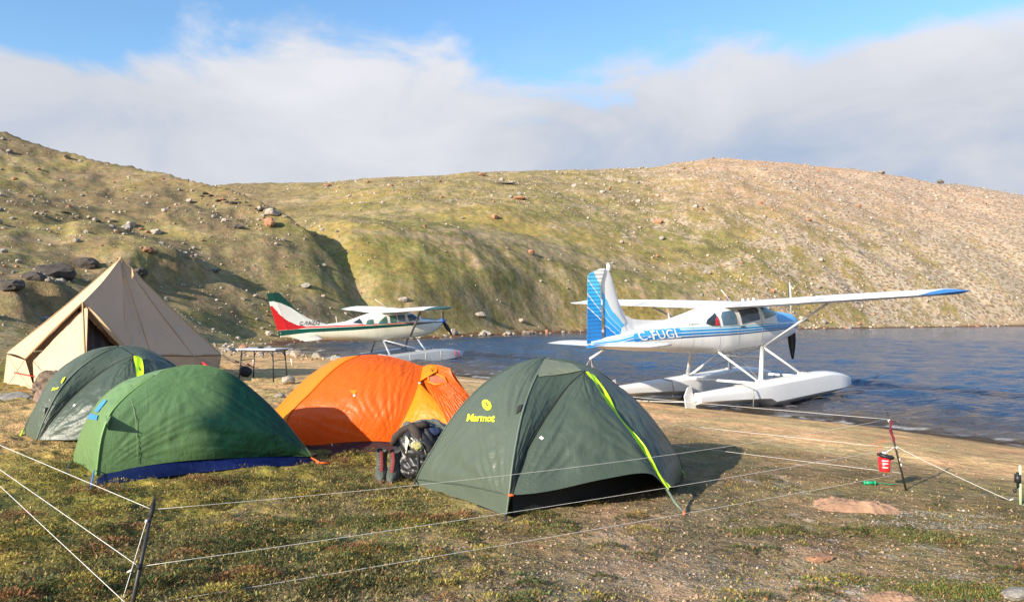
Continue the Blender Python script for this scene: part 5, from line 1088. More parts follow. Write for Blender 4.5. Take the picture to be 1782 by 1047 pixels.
def orange_tent():
    Y0 = 9.0; L0, Fo = gp(492, 785), gp(687, 785)
    root = empty('expedition_tent', gp(640, 770), 'bright orange tent with a gathered hood vestibule, in the middle behind the black bags', 'tent'); ctr = V(-1.9, 9.7, .9)
    MO = nylon('orange_nylon', (.88, .150, .012), .34, .42, .35, .06); MY = nylon('lit_yellow_orange_nylon', (.86, .28, .012), .30, .42, .3, .05); MT = nylon('charcoal_floor_nylon', (.025, .028, .036), .05, .4, .5)  # yellower copy of the orange has the sun on the lit panels in its colour
    P1 = px_curve([(492, 765, 8.95), (500, 728, 9.0), (518, 704, 9.05), (537, 686, 9.12), (568, 654, 9.28), (597, 631, 9.45), (626, 618, 9.62)])
    P2 = px_curve([(684, 769, 8.93), (692, 748, 8.93), (703, 727, 8.95), (718, 694, 9.05), (729, 664, 9.2), (735, 637, 9.45)])
    rid = px_curve([(626, 618, 9.62), (655, 618, 9.62), (690, 624, 9.58), (735, 637, 9.45)])
    hem = px_curve([(492, 772, 8.95), (532, 775, 8.93), (600, 769, 8.90), (650, 767, 8.90), (684, 769, 8.93)]); P1[0] = hem[0]; P2[0] = hem[-1]
    a = panel('front_panel', (hem, rid, P1, P2), MO, root, ctr, .10, [(1, 0, .020, 44, .55), (.9, 1, .010, 30, .4), (.6, .75, .006, 26, .4), (.2, 1, .006, 20, .3)], .006, 51, 110, 90, dirw=(14, 2))
    PL = px_curve([(462, 768, 9.7), (468, 742, 9.72), (478, 715, 9.75), (511, 678, 9.8), (545, 648, 9.8), (589, 623, 9.75), (626, 618, 9.62)])
    b = panel('end_panel', ([PL[0], P1[0]], [rid[0]], PL, P1), MY, root, ctr, .03, [(.5, 0, .006, 16, .4)], .005, 53, 50, 60)
    # vestibule
    Yb = px_curve([(684, 769, 8.93), (730, 765, 8.75), (785, 770, 8.60)]); YR = px_curve([(785, 770, 8.60), (777, 733, 8.72), (757, 697, 8.90), (729, 664, 9.2)])
    Yl = [P2[0], P2[1], P2[2], P2[3], P2[4]]
    c = panel('vestibule_side_panel', (Yb, [P2[4]], Yl, YR), MY, root, ctr, .03, [(0, 0, .008, 20, .5)], .004, 55, 50, 60)
    VS = px_curve([(850, 775, 8.9), (838, 718, 8.95), (817, 688, 9.0), (800, 670, 9.05), (789, 656, 9.08), (783, 640, 9.12)])
    top = px_curve([(735, 637, 9.45), (760, 635, 9.28), (783, 640, 9.12)])
    YR2 = px_curve([(785, 770, 8.60), (777, 733, 8.72), (757, 697, 8.90), (740, 668, 9.15), (735, 637, 9.45)])
    vb = px_curve([(785, 770, 8.60), (820, 776, 8.7), (850, 775, 8.9)])
    d = panel('vestibule_panel', (vb, top, YR2, VS), MO, root, ctr, .05, [(.2, 1, .034, 60, .9), (0, .6, .016, 30, .5)], .012, 57, 90, 80, dirw=(18, 1.5), edge=.8)
    e1 = panel('hood_panel', ([P2[4], at(745, 655, 9.14), at(760, 646, 9.14)], [P2[5], at(750, 634, 9.36), top[1]], [P2[4], P2[5]], [at(760, 646, 9.14), top[1]]), MY, root, ctr, .02, [(0, 0, .012, 20, .7)], .008, 59, 30, 24)
    bk = [at(850, 740, 9.9), V(-1.2, 10.6, .6), V(-2.2, 10.7, .6), PL[0]]
    panel('rear_panel', (bk[::-1], [rid[0], rid[-1], top[-1]], PL, [bk[0], VS[-1]]), MO, root, ctr, .05, [], .006, 61, 40, 40)
    bv = bvh_of((a[1], a[2]), (c[1], c[2]), (d[1], d[2]), (e1[1], e1[2]))
    hole = [(753, 642), (748, 655), (744, 666), (760, 668), (781, 665), (772, 658), (763, 650)]
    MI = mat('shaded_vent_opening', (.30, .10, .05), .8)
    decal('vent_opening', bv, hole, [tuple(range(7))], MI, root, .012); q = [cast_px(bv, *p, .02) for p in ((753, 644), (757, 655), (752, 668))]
    if all(x is not None for x in q): line('vent_strut', q, .006, M_BLACK, root)
    ed = [cast_px(bv, *p, .018) for p in hole+[hole[0]]]
    if all(x is not None for x in ed): line('vent_rim', ed, .013, MY, root)
    decal('triangle_patch', bv, [(608, 679), (623, 679), (616, 688)], [(0, 1, 2)], MY, root, .008); decal('white_patch', bv, [(614, 688), (617, 686), (619, 689), (616, 691)], [(0, 1, 2, 3)], M_CORDW, root, .012)
    decal('white_patch', bv, [(727, 666), (730, 664), (732, 668), (729, 670)], [(0, 1, 2, 3)], M_CORDW, root, .02); decal('white_patch', bv, [(511, 694), (514, 692), (516, 696), (513, 698)], [(0, 1, 2, 3)], M_CORDW, root, .02)
    line('pole_sleeve', crv(P1, 40)+V(0, -.006, .002), .010, MY, root); line('pole_sleeve', crv(P2, 40)+V(0, -.006, .002), .008, MO, root)
    g = [gp(500, 792), gp(560, 792), gp(630, 788), gp(690, 786)]; tp = [p+V(0, .03, .01) for p in crv(hem, 4)]
    panel('floor_edge', (g, tp, [g[0], tp[0]], [g[-1], tp[-1]]), MT, root, ctr, .01, [], .012, 63, 40, 12, dirw=(8, 2))
    g = [gp(690, 786), gp(760, 790)]; tp = [at(684, 770, 8.93), at(760, 770, 8.7)]; panel('floor_edge', (g, tp, [g[0], tp[0]], [g[-1], tp[-1]]), MT, root, ctr, .0, [], .008, 65, 20, 8)
    line('white_loop', [at(684, 769, 8.9), at(690, 776, 8.86), at(683, 782, 8.84), at(680, 790, 8.84)], .008, M_CORDW, root); line('tie_strap', [at(577, 771, 8.88), at(583, 786, 8.86)], .006, M_CORDW, root)
orange_tent()

def bell_tent():
    C0 = V(-9.95, 19, .55); root = empty('bell_tent', C0, 'large beige canvas bell tent with a peaked doorway, at the left behind the small tents', 'tent'); ctr = C0+V(0, 0, 1.2)
    def canvas(nm, c): return mat(nm, c, .85, spec=.15, var=.06, vscale=1.2, bump=.25, bscale=9, trans=.04)
    M = canvas('beige_canvas', (.66, .45, .29)); MD = canvas('beige_canvas_trim', (.52, .36, .20)); MI = mat('painted_interior_shade', (.07, .045, .03), .9, var=.5, vscale=6, stretch=(4, 4, .3))
    ap = at(210, 449, 19); P = at(144, 526, 17.0); EL = at(44, 624, 16.4); ER = at(218, 604, 17.25)
    ring = [EL, at(12, 614, 17.8), V(-12.45, 19.6, 1.2), V(-11.7, 21.1, 1.2), V(-9.95, 21.7, 1.2), V(-8.4, 21.3, 1.15), at(385, 617, 20.4), at(336, 618.5, 19.1), at(263, 617, 17.8), ER]
    def tri(nm, a, b, top, seed, sag=-.05, fans=(), m=M, nu=30, nv=46, rough=.012):
        return panel(nm, ([a, (a+b)/2+V(0, 0, .03), b], [top], [a, a*.5+top*.5-V(0, 0, .05), top], [b, b*.5+top*.5-V(0, 0, .05), top]), m, root, ctr, sag, list(fans)+[(0, 0, .03, 12, .5), (1, 0, .03, 12, .5), (.5, 1, .02, 10, .4)], rough*1.6, seed, nu, nv, dirw=(2, 3))
    tri('roof_panel', ring[1], EL, ap, 71)
    for i in range(1, 9):
        rs = ring[i+1], ring[i]
        fans = [(.0, 0, .05, 8, .6)] if i >= 6 else []
        tri('roof_panel', ring[i+1], ring[i], ap, 72+i, -.07 if i >= 6 else -.05, fans)
    # porch: ridge from the apex to the door peak, cloth down to both eave corners
    panel('porch_panel', ([EL, P], [ap], [EL, EL*.5+ap*.5-V(0, 0, .03), ap], [P, P*.5+ap*.5-V(0, 0, .06), ap]), M, root, ctr, -.02, [], .008, 85, 30, 50)
    panel('porch_panel', ([P, ER], [ap], [P, P*.5+ap*.5-V(0, 0, .06), ap], [ER, ER*.5+ap*.5-V(0, 0, .05), ap]), M, root, ctr, -.02, [], .008, 86, 30, 50)
    for i in (1, 2, 6, 7, 8): line('roof_seam', [ring[i], ring[i]*.5+ap*.5-V(0, 0, .03), ap], .010, MD, root)
    # walls
    bot = [gp(60, 678), at(6, 673, 17.6)]+[V(p[0]*1.004, p[1]+.02, .5) for p in ring[2:6]]+[at(381, 645, 20.4), V(ring[7][0], ring[7][1], .5), V(ring[8][0], ring[8][1], .5), V(ER[0], ER[1], .5)]
    bot[1][2] = max(bot[1][2], H1(bot[1][0], bot[1][1])-.02)
    for i in range(9):
        a, b = ring[i], ring[i+1]; c, d = bot[i], bot[i+1]
        panel('wall_panel', ([c, d], [a-V(0, 0, .03), b-V(0, 0, .03)], [c, a-V(0, 0, .03)], [d, b-V(0, 0, .03)]), M, root, ctr, .0, [], .02, 90+i, 24, 16, dirw=(6, 1))
    # front curtain left of the pole, rolled flap on the right, dark sheet painting the shaded inside
    pb = gp(150, 690); in_ = V(.06, .12, 0)
    panel('door_curtain', ([bot[0], pb], [EL+V(.1, .1, -.05), P+in_-V(0, 0, .03)], [bot[0], EL+V(.1, .1, -.05)], [pb, P+in_-V(0, 0, .03)]), M, root, V(-9.9, 20, 1), .02, [(1, 1, .05, 26, .9), (0, 0, .03, 14, .5)], .02, 101, 60, 40, dirw=(9, 1.5))
    erb = gp(232, 690); bk_ = V(-.38, .45, 0)
    panel('interior_shade_sheet', ([pb+bk_, erb+bk_], [P+bk_-V(0, 0, .1), ER+bk_-V(0, 0, .1)], [pb+bk_, P+bk_-V(0, 0, .1)], [erb+bk_, ER+bk_-V(0, 0, .1)]), MI, root, V(-9.9, 20, 1), .0, [], .05, 103, 40, 30, dirw=(10, 1))
    fl = [P+V(.03, -.02, -.05), at(165, 552, 16.85), at(190, 582, 16.75), at(214, 606, 16.8)]; fr = [P+V(.05, -.02, -.02), at(172, 548, 16.9), at(198, 578, 16.85), at(220, 603, 16.9)]
    panel('rolled_door_flap', ([fl[0], fr[0]], [fl[-1], fr[-1]], fl, fr), MD, root, ctr, .05, [], .01, 105, 10, 30)
    line('door_pole', [pb, P], .022, MD, root); line('door_zip', [pb+V(.03, -.02, 0), P+V(.03, -.03, 0)], .012, mat('olive_zip_tape', (.10, .08, .02), .8), root)
    line('porch_hem', [EL, EL*.5+P*.5+V(0, -.02, .02), P], .022, MD, root); line('eave_hem', [ring[9], ring[8], ring[7], ring[6]], .015, MD, root)
    line('apex_cap', [ap-V(0, 0, .12), ap+V(0, 0, .03)], [.09, .02], MD, root)
    # triangular roof vents near the top
    for (a, b) in ((229, 475),):
        s_ = 1 if a > 200 else -1; q = at(a, b, 18.6); MB(np.array(root.location)).add([q, q+V(-.01*s_, .02, .16), q+V(.07*s_, -.03, -.06), q+V(-.06*s_, .12, -.14)], [(0, 1, 2), (0, 2, 3), (1, 2, 3)]).obj('roof_vent', MD, root)
    # guy ropes with red runners
    MG = mat('tan_guy_rope', (.45, .38, .26), .8); 
    for a, b in (((385, 617, 20.4), (450, 652)), ((385, 617, 20.4), (470, 648)), ((384, 620, 20.4), (432, 636))):
        p0, p1 = at(*a), gp(*b); line('guy_rope', [p0, p0*.5+p1*.5-V(0, 0, .03), p1], .008, MG, root); q = p0*.45+p1*.55; line('rope_runner', [q-V(.05, 0, -.03), q+V(.05, 0, -.03)], .02, M_RED, root)
    for i, (px_, py_) in ((7, (430, 655)), (0, (-8, 700)), (1, (-25, 668))): q_ = gp(px_, py_); line('guy_rope', [ring[i], ring[i]*.5+q_*.5-V(0, 0, .02), q_], .008, MG, root); stake(root, q_, (0, 0, 1), M_STRUTG, .06, .012)
    p0 = ring[1]; p1 = gp(-40, 690); line('guy_rope', [p0, p1], .008, MG, root); p0, p1 = at(25, 648, 15.9), at(60, 655, 15.7); line('red_strap', [p0, p1], .016, M_RED, root)
    p0, p1 = EL, gp(20, 700); line('red_strap', [at(352, 632, 18.3), at(364, 640, 18.2)], .05, M_RED, root)
bell_tent()

# ------------------------------------------------------------------ things round the tents
M_CLOTHB = mat('charcoal_cloth', (.045, .045, .042), .85, var=.25, bump=.4); M_CLOTHG = mat('grey_fleece', (.12, .13, .11), .9, var=.25, bump=.4)
M_DRY = mat('black_wet_vinyl', (.022, .022, .023), .42, spec=.5, bump=.9, bscale=7); M_BROWNC = mat('brown_black_fleece', (.045, .032, .028), .9, var=.3, bump=.3)
M_CREAMC = mat('cream_cloth', (.62, .57, .42), .85, var=.15, bump=.3); M_NAVY = mat('navy_cloth', (.02, .035, .09), .85); M_OLIVE = mat('yellow_olive_cloth', (.33, .31, .12), .85)
def lump(c, r, seed, amp=.16, n=30, m=22, fx=2.2, squash=None):
    def d(q): return amp*float(fbm(np.array([q[0]*fx+seed*3.1+q[2]]), np.array([q[1]*fx-q[2]*1.7+seed]), 3, seed)[0]) - (squash or 0)*max(0, -q[2])
    b = MB(); b.sphere(c, r, n, m, d); return b
def crumple(c, r, seed, amp=.1, n=64, m=44):
    def d(q):
        a = np.array([q[0]*1.6+seed*2.1+q[2]*.7]); b_ = np.array([q[1]*1.6-q[2]*1.9+seed]); f_ = float(fbm(a, b_, 3, seed)[0]); rg_ = abs(float(fbm(a*2.1+q[2], b_*1.3, 3, seed+7)[0])); return amp*1.6*f_-amp*2.6*max(0, .22-rg_)
    return MB().sphere(c, r, n, m, d)
g = gp(735, 833)
bag = empty('duffel_bag', g, 'glossy black duffel bag beside the boots, leaning on the nearest dark green tent', 'bag')
b = crumple((0, 0, .26), (.28, .2, .29), 5, .19); b.obj('bag_body', M_DRY, bag, True)
b = crumple((-.03, -.08, .14), (.23, .14, .15), 8, .20); b.obj('front_bulge', M_DRY, bag, True)
MB().tube([(-.02, -.24, .02), (0, -.27, .16), (-.01, -.25, .28)], .018, 6, True, (1, .4)).obj('strap', M_BLACK, bag, True)
def cloth(name, m, ctr_px, w, dep, Y, drop, seed, label, cat, tilt=0.0):
    p = at(*ctr_px, Y); n_ = 40; u, v = np.meshgrid(np.linspace(-1, 1, n_), np.linspace(-1, 1, n_)); r = np.sqrt(u*u*.8+v*v)
    z = -drop*np.clip(r-.25, 0, 2)**1.4+.05*fbm(u*2.2+seed, v*2.2, 4, seed)+.02*np.sin(u*9+v*4+seed)*r; x = u*w*(1-.12*r); y = v*dep*(1-.2*r)+.03*fbm(u*3, v*3, 2, seed+3)
    P = np.stack([x, y, z+tilt*x], -1); P2 = P-np.array([0, 0, .012]); a = gridfaces(n_, n_); o = mk(name, np.concatenate([P.reshape(-1, 3), P2.reshape(-1, 3)]), np.concatenate([a, a[:, ::-1]+n_*n_]), m, None, True); o.location = p; return tag(o, label, cat)
cloth('jacket', M_CLOTHG, (742, 733), .27, .20, 7.55, .10, 3, 'dark grey jacket thrown over the top of the black bag', 'jacket', -.06)
j = empty('fleece_trousers', at(715, 750, 7.3), 'dark brown fleece hanging over the left side of the black bag', 'clothing')
MB().tube([(-.17, 0, -.13), (-.14, -.02, -.06), (-.07, -.01, .01), (.02, -.02, .05), (.10, -.02, .06), (.18, 0, .05)], [.040, .058, .055, .05, .052, .035], 14, True, (1, .7)).obj('leg', M_BROWNC, j, True)
MB().tube([(0, -.05, .07), (.06, -.07, .01), (.10, -.07, -.05), (.08, -.06, -.09)], [.05, .055, .055, .04], 12, True, (1, .8)).obj('leg', M_BROWNC, j, True)
cloth('sun_hat', M_CREAMC, (724, 762), .115, .07, 7.20, .10, 11, 'crumpled cream sun hat lying on the black bag', 'hat', -.25)
o = crumple((0, 0, 0), (.045, .03, .04), 31, .25, 24, 18).obj('glove', M_OLIVE, None, True); o.location = at(727, 775, 7.13); tag(o, 'small yellow olive glove under the brim of the cream hat', 'glove')
o = lump((0, 0, 0), (.10, .06, .06), 19, .2).obj('folded_shirt', M_NAVY, None, True); o.location = at(748, 752, 7.32); tag(o, 'navy blue shirt tucked beneath the grey jacket on the bag', 'clothing')
# boots
def boot(px, py, label, yaw=0):
    p = gp(px, py); r = empty('boot', p, label, 'boot', 'pair of hiking boots left standing between orange and dark green tents'); r.rotation_euler = (0, 0, yaw)
    ML = mat('grey_green_boot_leather', (.075, .085, .070), .75, var=.3, bump=.5); MR = mat('red_boot_tongue', (.22, .03, .03), .8); MS = mat('brown_rubber_sole', (.10, .055, .035), .7)
    secs = []
    for z, yc, ry, rx in ((.022, -.04, .150, .062), (.06, -.045, .148, .066), (.095, -.03, .125, .062), (.12, .0, .092, .055), (.15, .02, .070, .050), (.19, .03, .064, .051), (.23, .035, .066, .057), (.265, .035, .072, .062)):
        a = np.linspace(0, 2*math.pi, 20, endpoint=False); secs.append([(rx*math.cos(t)*(1 if math.sin(t) > -.3 else .92), yc+ry*math.sin(t), z+.012*math.sin(t)) for t in a])
    P = np.array(secs); P = np.concatenate([P, P[:, :1]], 1); b = MB(); b.grid(P); b.obj('upper', ML, r, True)
    a = np.linspace(0, 2*math.pi, 24, endpoint=False); lo = [(.069*math.cos(t), -.04+.158*math.sin(t), 0) for t in a]; hi = [(.068*math.cos(t), -.04+.156*math.sin(t), .028) for t in a]
    MB().add(lo+hi, [tuple(range(23, -1, -1)), tuple(range(24, 48))]+[(i, (i+1) % 24, 24+(i+1) % 24, 24+i) for i in range(24)]).obj('sole', MS, r)
    tg = [[(x, -.025-.02*(1-abs(x)*20)+dy, z) for x in (-.015, -.006, .006, .015)] for z, dy in ((.10, -.085), (.13, -.055), (.17, -.022), (.21, -.012), (.25, -.016), (.28, -.022))]; MB().grid(np.array(tg)).obj('tongue', MR, r, True)
    for i, z in enumerate((.115, .14, .165, .19, .215, .24)):
        y = np.interp(z, [.1, .13, .17, .21, .26], [-.115, -.088, -.056, -.046, -.052]); MB().tube([(-.03, y+.012, z), (0, y-.006, z+.008), (.03, y+.012, z)], .0035, 5).obj('lace', M_BLACK, r)
    MB().tube([(.05*math.cos(t), .035+.064*math.sin(t), .268+.012*math.sin(t)) for t in np.linspace(0, 6.28, 20)], .008, 6).obj('collar', M_BLACK, r, True)
boot(664, 833, 'left boot of the pair standing on the ground before the orange tent', .15); boot(686, 835, 'right boot of the pair, the one touching the black bag', -.05)

# folding table
def table():
    Y = 20.6; c = gp(458, 660); root = empty('folding_table', c, 'grey folding table with black legs, on the sand right of the beige tent', 'table'); z0 = c[2]
    Wd, Dp, Hh = .50, .34, .78; R_ = np.array([[.97, .24, 0], [-.24, .97, 0], [0, 0, 1]])
    tp = lambda x, y, z: R_@V(x, y, z)
    MT = mat('pale_grey_table_top', (.52, .56, .62), .45); MB().box((0, 0, Hh), (Wd+.06, Dp+.02, .016), R_).obj('table_top', MT, root); MB().box((0, 0, Hh-.035), (Wd+.02, Dp-.02, .016), R_).obj('table_rim', M_DARKM, root)
    for sx in (-1, 1):
        for sy in (-1, 1):
            MB().tube([tp(sx*(Wd-.06), sy*(Dp-.06), Hh-.04), tp(sx*(Wd-.01), sy*(Dp-.02), -.03)], .017, 8).obj('leg', M_DARKM, root, True)
            MB().tube([tp(sx*(Wd-.05), sy*(Dp-.05), Hh-.20), tp(sx*(Wd-.11), sy*(Dp-.05), Hh-.10), tp(sx*(Wd-.22), sy*(Dp-.05), Hh-.05)], .011, 6).obj('brace', M_DARKM, root, True)
        MB().tube([tp(sx*(Wd-.03), -Dp+.05, .5), tp(sx*(Wd-.03), Dp-.05, .5)], .010, 6).obj('crossbar', M_DARKM, root, True)
    b = MB().box((0, 0, 0), (.07, .035, .02)).obj('radio', M_DARKM, None); md = b.modifiers.new('bevel', 'BEVEL'); md.width = .008; b.location = c+tp(.0, -.12, Hh+.04); b.rotation_euler = (0, 0, .5); tag(b, 'small black device lying on the folding table top', 'device')
    p = gp(427, 655); o = lump((0, 0, .13), (.17, .15, .15), 23, .12).obj('stuff_sack', M_BLACK, None, True); o.location = p; tag(o, 'round black sack on the sand at the left legs of the folding table', 'bag')
table()
for px, py, h, lab in ((441, 635, .22, 'white peg in the sand behind the left table leg'), (509, 636, .26, 'leaning white peg in the sand right of the folding table')):
    p = gp(px, py); o = MB().tube([(0, 0, -.03), (-.06 if px > 500 else 0, 0, h)], [.022, .020], 8).obj('marker_peg', M_CORDW, None, True); o.location = p; tag(o, lab, 'peg')
p = gp(502, 667); stone(p[0], p[1], .20, M_ROCKP, 'pale brown stone on the sand just left of the orange tent', None, 'stone', .2, (1, .8, .9), None, 4)
p = gp(560, 700) if False else gp(487, 690); stone(p[0], p[1], .12, M_ROCKG, 'grey stone at the foot of the orange tent, left side', None, 'stone', .3, (1, .8, .6), None, 6)
p = gp(22, 692); stone(p[0], p[1], .42, M_ROCKG, 'flat grey stone half sunk in moss before the beige tent wall', None, 'stone', .55, (1, .7, .35), .2, 2)
def flat_rock(px, py, w, dep, h, seed, m, label, rz=0.0):
    p = gp(px, py); n = 70; u, v = np.meshgrid(np.linspace(-1.15, 1.15, n), np.linspace(-1.15, 1.15, n)); a_ = np.arctan2(v, u)
    edge = .82+.22*fbm(np.cos(a_)*1.6+seed, np.sin(a_)*1.6, 4, seed, .6); r = np.hypot(u, v)/edge; q = fbm(u*1.3+seed, v*2.2, 4, seed+1)
    lev = np.clip(1-r**3, -1, 1)*.8+.35*q-.15*u; st = np.round(lev*5)/5; z = h*(st*.6+lev*.4)+.012*fbm(u*9, v*9, 3, seed+2)-.01; z = np.where(r > 1.0, -.06, z)
    x = u*w; y = v*dep; c_, s_ = math.cos(rz), math.sin(rz); P = np.stack([x*c_-y*s_, x*s_+y*c_, z], -1); gz = height(P[..., 0]+p[0], P[..., 1]+p[1])-p[2]; P[..., 2] += gz
    o = mk('flat_rock', P.reshape(-1, 3), gridfaces(n, n), m, None, False); o.location = p; return tag(o, label, 'rock')
M_SLAB = mat('weathered_rusty_slab', (.31, .185, .115), .95, var=.45, vscale=5, bump=1.0, bscale=14)
flat_rock(1490, 884, .42, .20, .11, 5, M_SLAB, 'large flat rusty rock sunk in the moss right of the nearest tent', -.30)
p = gp(1425, 972); stone(p[0], p[1], .10, M_ROCKO, 'small brown stone in the gravel below the flat rusty stone', None, 'stone', .45, (1, .7, .4), .1, 3)
flat_rock(1555, 1040, .18, .09, .05, 9, M_SLAB, 'small flat brown rock at the bottom edge of the picture, right', .1)
p = gp(1770, 1040); stone(p[0], p[1], .12, M_ROCKG, 'grey stone in the bottom right corner', None, 'stone', .4, (1, .7, .5), .4, 8)
# camouflage jacket heap at the bell tent's curtain
M_CAMO = mat('mottled_camouflage_cloth', (.13, .095, .065), .9, var=.95, vscale=13, bump=.5); pp = at(85, 658, 15.0)
cloth('camouflage_jacket', M_CAMO, (88, 645), .36, .22, 15.0, .42, 27, 'mottled camouflage jacket heaped between beige tent and grey green tent', 'jacket')
q = gp(76, 698); o = crumple((0, 0, .10), (.17, .14, .15), 29, .2).obj('kit_bag', mat('pink_brown_bag_cloth', (.24, .15, .12), .85), None, True); o.location = q; tag(o, 'pinkish brown bag beneath the camouflage jacket, behind the grey green tent', 'bag')

# ------------------------------------------------------------------ string fence round the camp
M_ROD = mat('dark_fibreglass_rod', (.030, .028, .024), .5, var=.4, vscale=20); M_POLYW = mat('white_fence_cord', (.62, .60, .56), .8, var=.25, vscale=60)
pl_b = gp(222, 1072); pl_t = at(269, 867, 4.30)
pr_b = gp(1579, 853); pr_t = at(1543, 716, pr_b[1]-.05)
fl_ = empty('fence_post', pl_b, 'black leaning fence post in the bottom left foreground', 'fence post'); line('rod', [pl_b-V(0, 0, .05), pl_t], [.013, .009], M_ROD, fl_, 8)
def onpost(b, t, k): return b+(t-b)*k
def at_y(b, t, py):     # point of the post seen at that height
    best = min(np.linspace(0, 1, 400), key=lambda k: abs(project(onpost(b, t, k))[1]-py)); return onpost(b, t, best)
def project(p):
    q = np.asarray(p, float)-V(0, 0, CAMZ); d = q[1]*CT+q[2]*ST; v = -q[1]*ST+q[2]*CT; return 891+F*q[0]/d, 523.5-F*v/d
LP = [at_y(pl_b, pl_t, y) for y in (886, 985, 1055)]; RP = [at_y(pr_b, pr_t, y) for y in (729, 779, 823)]
line('black_tape', [at_y(pl_b, pl_t, 876), at_y(pl_b, pl_t, 898)], .015, M_BLACK, fl_, 8); line('wire_knot', [LP[1]-V(0, 0, .012), LP[1]+V(0, 0, .012)], .016, M_BLACK, fl_, 8); line('white_knot', [at_y(pl_b, pl_t, 903)-V(.012, .01, 0), at_y(pl_b, pl_t, 908)-V(.012, .01, 0)], .009, M_POLYW, fl_, 8)
fr_ = empty('fence_post', pr_b, 'dark leaning fence post on the beach at the right, red ribbon near its top', 'fence post'); line('rod', [pr_b-V(0, 0, .05), pr_t], [.010, .008], M_ROD, fr_, 8)
for y in (729, 776, 797, 806): a_, b_ = at_y(pr_b, pr_t, y), at_y(pr_b, pr_t, y+5); line('white_knot', [a_, b_], .012, M_POLYW, fr_, 8)
rb = at_y(pr_b, pr_t, 731); rib = []
for i in range(10): t = i/9; rib.append([rb+V(-.01+.03*t+.01*math.sin(t*9), -.01, -.20*t), rb+V(.012+.03*t+.012*math.sin(t*8+1), -.014, -.20*t)])
MB(np.array(fr_.location)).grid(np.array(rib)).obj('red_ribbon', mat('crimson_ribbon', (.20, .02, .045), .8, trans=.3), fr_, True)
def cord(name, a, b, sag, r, label, m=M_POLYW, group=None):
    pts = [a+(b-a)*t-V(0, 0, 4*sag*t*(1-t)) for t in np.linspace(0, 1, 26)]; o = line(name, pts, r, m, None, 5); return tag(o, label, 'cord', group)
for i, (nm, sg) in enumerate((('top', .07), ('middle', .03), ('lowest', .02))):
    cord('boundary_string', LP[i], RP[i], sg, .0017 if i else .0014, f'{nm} white fence cord from the left post across the front of the tents')
for i, ((x, y, Y), nm) in enumerate((((-150, 702, 5.2), 'top'), ((-150, 707, 5.2), 'middle'), ((-160, 705, 5.2), 'lowest'))):
    sl = ((775-887)/(0-262), (818-983)/(0-234), (850-1047)/(0-205))[i]; y = (775, 818, 850)[i]+sl*(-160); cord('boundary_string', LP[i], at(-160, y, 5.6+.2*i), .0, .0021, f'{nm} white fence cord running from the left post out of the picture at the left')
pb_b = V(-2.6, 12.6, H1(-2.6, 12.6)); pb_t = pb_b+V(0, 0, .78)
fb_ = empty('fence_post', pb_b, 'fence post standing hidden behind the orange tent', 'fence post'); line('rod', [pb_b-V(0, 0, .05), pb_t], .009, M_ROD, fb_, 8)
for i, nm in enumerate(('top', 'middle', 'lowest')): cord('boundary_string', RP[i], pb_b+V(0, 0, (.74, .45, .2)[i]), .03, .0020, f'{nm} white fence cord running from the right post back behind the tents')
pg = gp(1757, 870); cord('guy_cord', at_y(pr_b, pr_t, 776), pg, .01, .0028, 'white guy cord from the right fence post down to the ground at the right'); 
cord('guy_cord', at_y(pl_b, pl_t, 903)+V(-.012, -.01, 0), at(208, 1060, 4.05), .0, .0026, 'white guy cord from the top of the left post to the ground')
o = line('cord_end', [LP[1]+V(-.04, 0, -.02), at(222, 995, 4.15)], .006, M_POLYW, None); tag(o, 'frayed white cord end sticking out left of the left post', 'cord')
# mooring lines
cord('mooring_line', gp(440, 640)+V(0, 0, .55), at(618, 612, 31.5), .05, .010, 'white mooring line from the shore past the table to the distant floats')
cord('mooring_line', at(1205, 699, 16.6), gp(1090, 712) if False else gp(1085, 694), .02, .009, 'white mooring line from the near float to the sand behind the green tent')
# bucket hanging from the cord, lid and print
def bucket():
    c = at(1539, 803, RP[1][1]+.05); root = empty('bucket', c-V(0, 0, .09), 'small red bucket with a black lid and white print, hanging beside the right post', 'bucket'); MR = mat('red_plastic', (.70, .02, .025), .4, coat=.3)
    MB().tube([(0, 0, 0), (0, 0, .008), (0, 0, .13)], [.045, .048, .060], 20).obj('bucket_body', MR, root, True); MB().tube([(0, 0, .13), (.006, 0, .15), (.01, 0, .165)], [.066, .074, .05], 20).obj('lid', M_DARKM, root, True)
    MB().tube([(.06, -.01, .14), (.082, 0, .125)], .018, 8).obj('lid_clip', M_DARKM, root, True); MB().tube([(0, 0, .16), (.0, 0, .185)], .02, 8).obj('lid_knob', M_CORDW, root, True)
    for z, w in ((.105, .5), (.078, .45), (.040, .5), (.028, .5)):
        P = [[(1.03*np.interp(zz, [0, .13], [.046, .060])*math.sin(a), -1.03*np.interp(zz, [0, .13], [.046, .060])*math.cos(a), zz) for a in np.linspace(-w-.3, w-.3, 10)] for zz in (z, z+.008)]; MB().grid(np.array(P)).obj('white_print', M_WHITE, root)
    line('handle_cord', [c+V(0, 0, .085), c+V(-.01, .0, .12)], .004, M_BLACK, None).parent = root; bpy.data.objects[root.children[-1].name].matrix_parent_inverse = Matrix.Translation(-Vector(root.location))
bucket()
cord('hanging_cord', at(1540, 788, RP[1][1]+.05), at_y(pr_b, pr_t, 776), .0, .0038, 'white cord from the bucket lid up to the right post')
zg = [at(1520+14*math.sin(i*1.3)*(1-i/14)+8, 765+i*2.0, RP[1][1]) for i in range(13)]; o = line('orange_string', crv(zg, 60), .0018, M_ORTAG, None, 4); tag(o, 'thin tangled orange string hanging left of the right post', 'cord')
MGR = mat('green_plastic', (.01, .35, .16), .4); p = gp(1513, 843); sp_ = empty('spool', p, 'small green spool of line lying on the ground below the red bucket', 'spool')
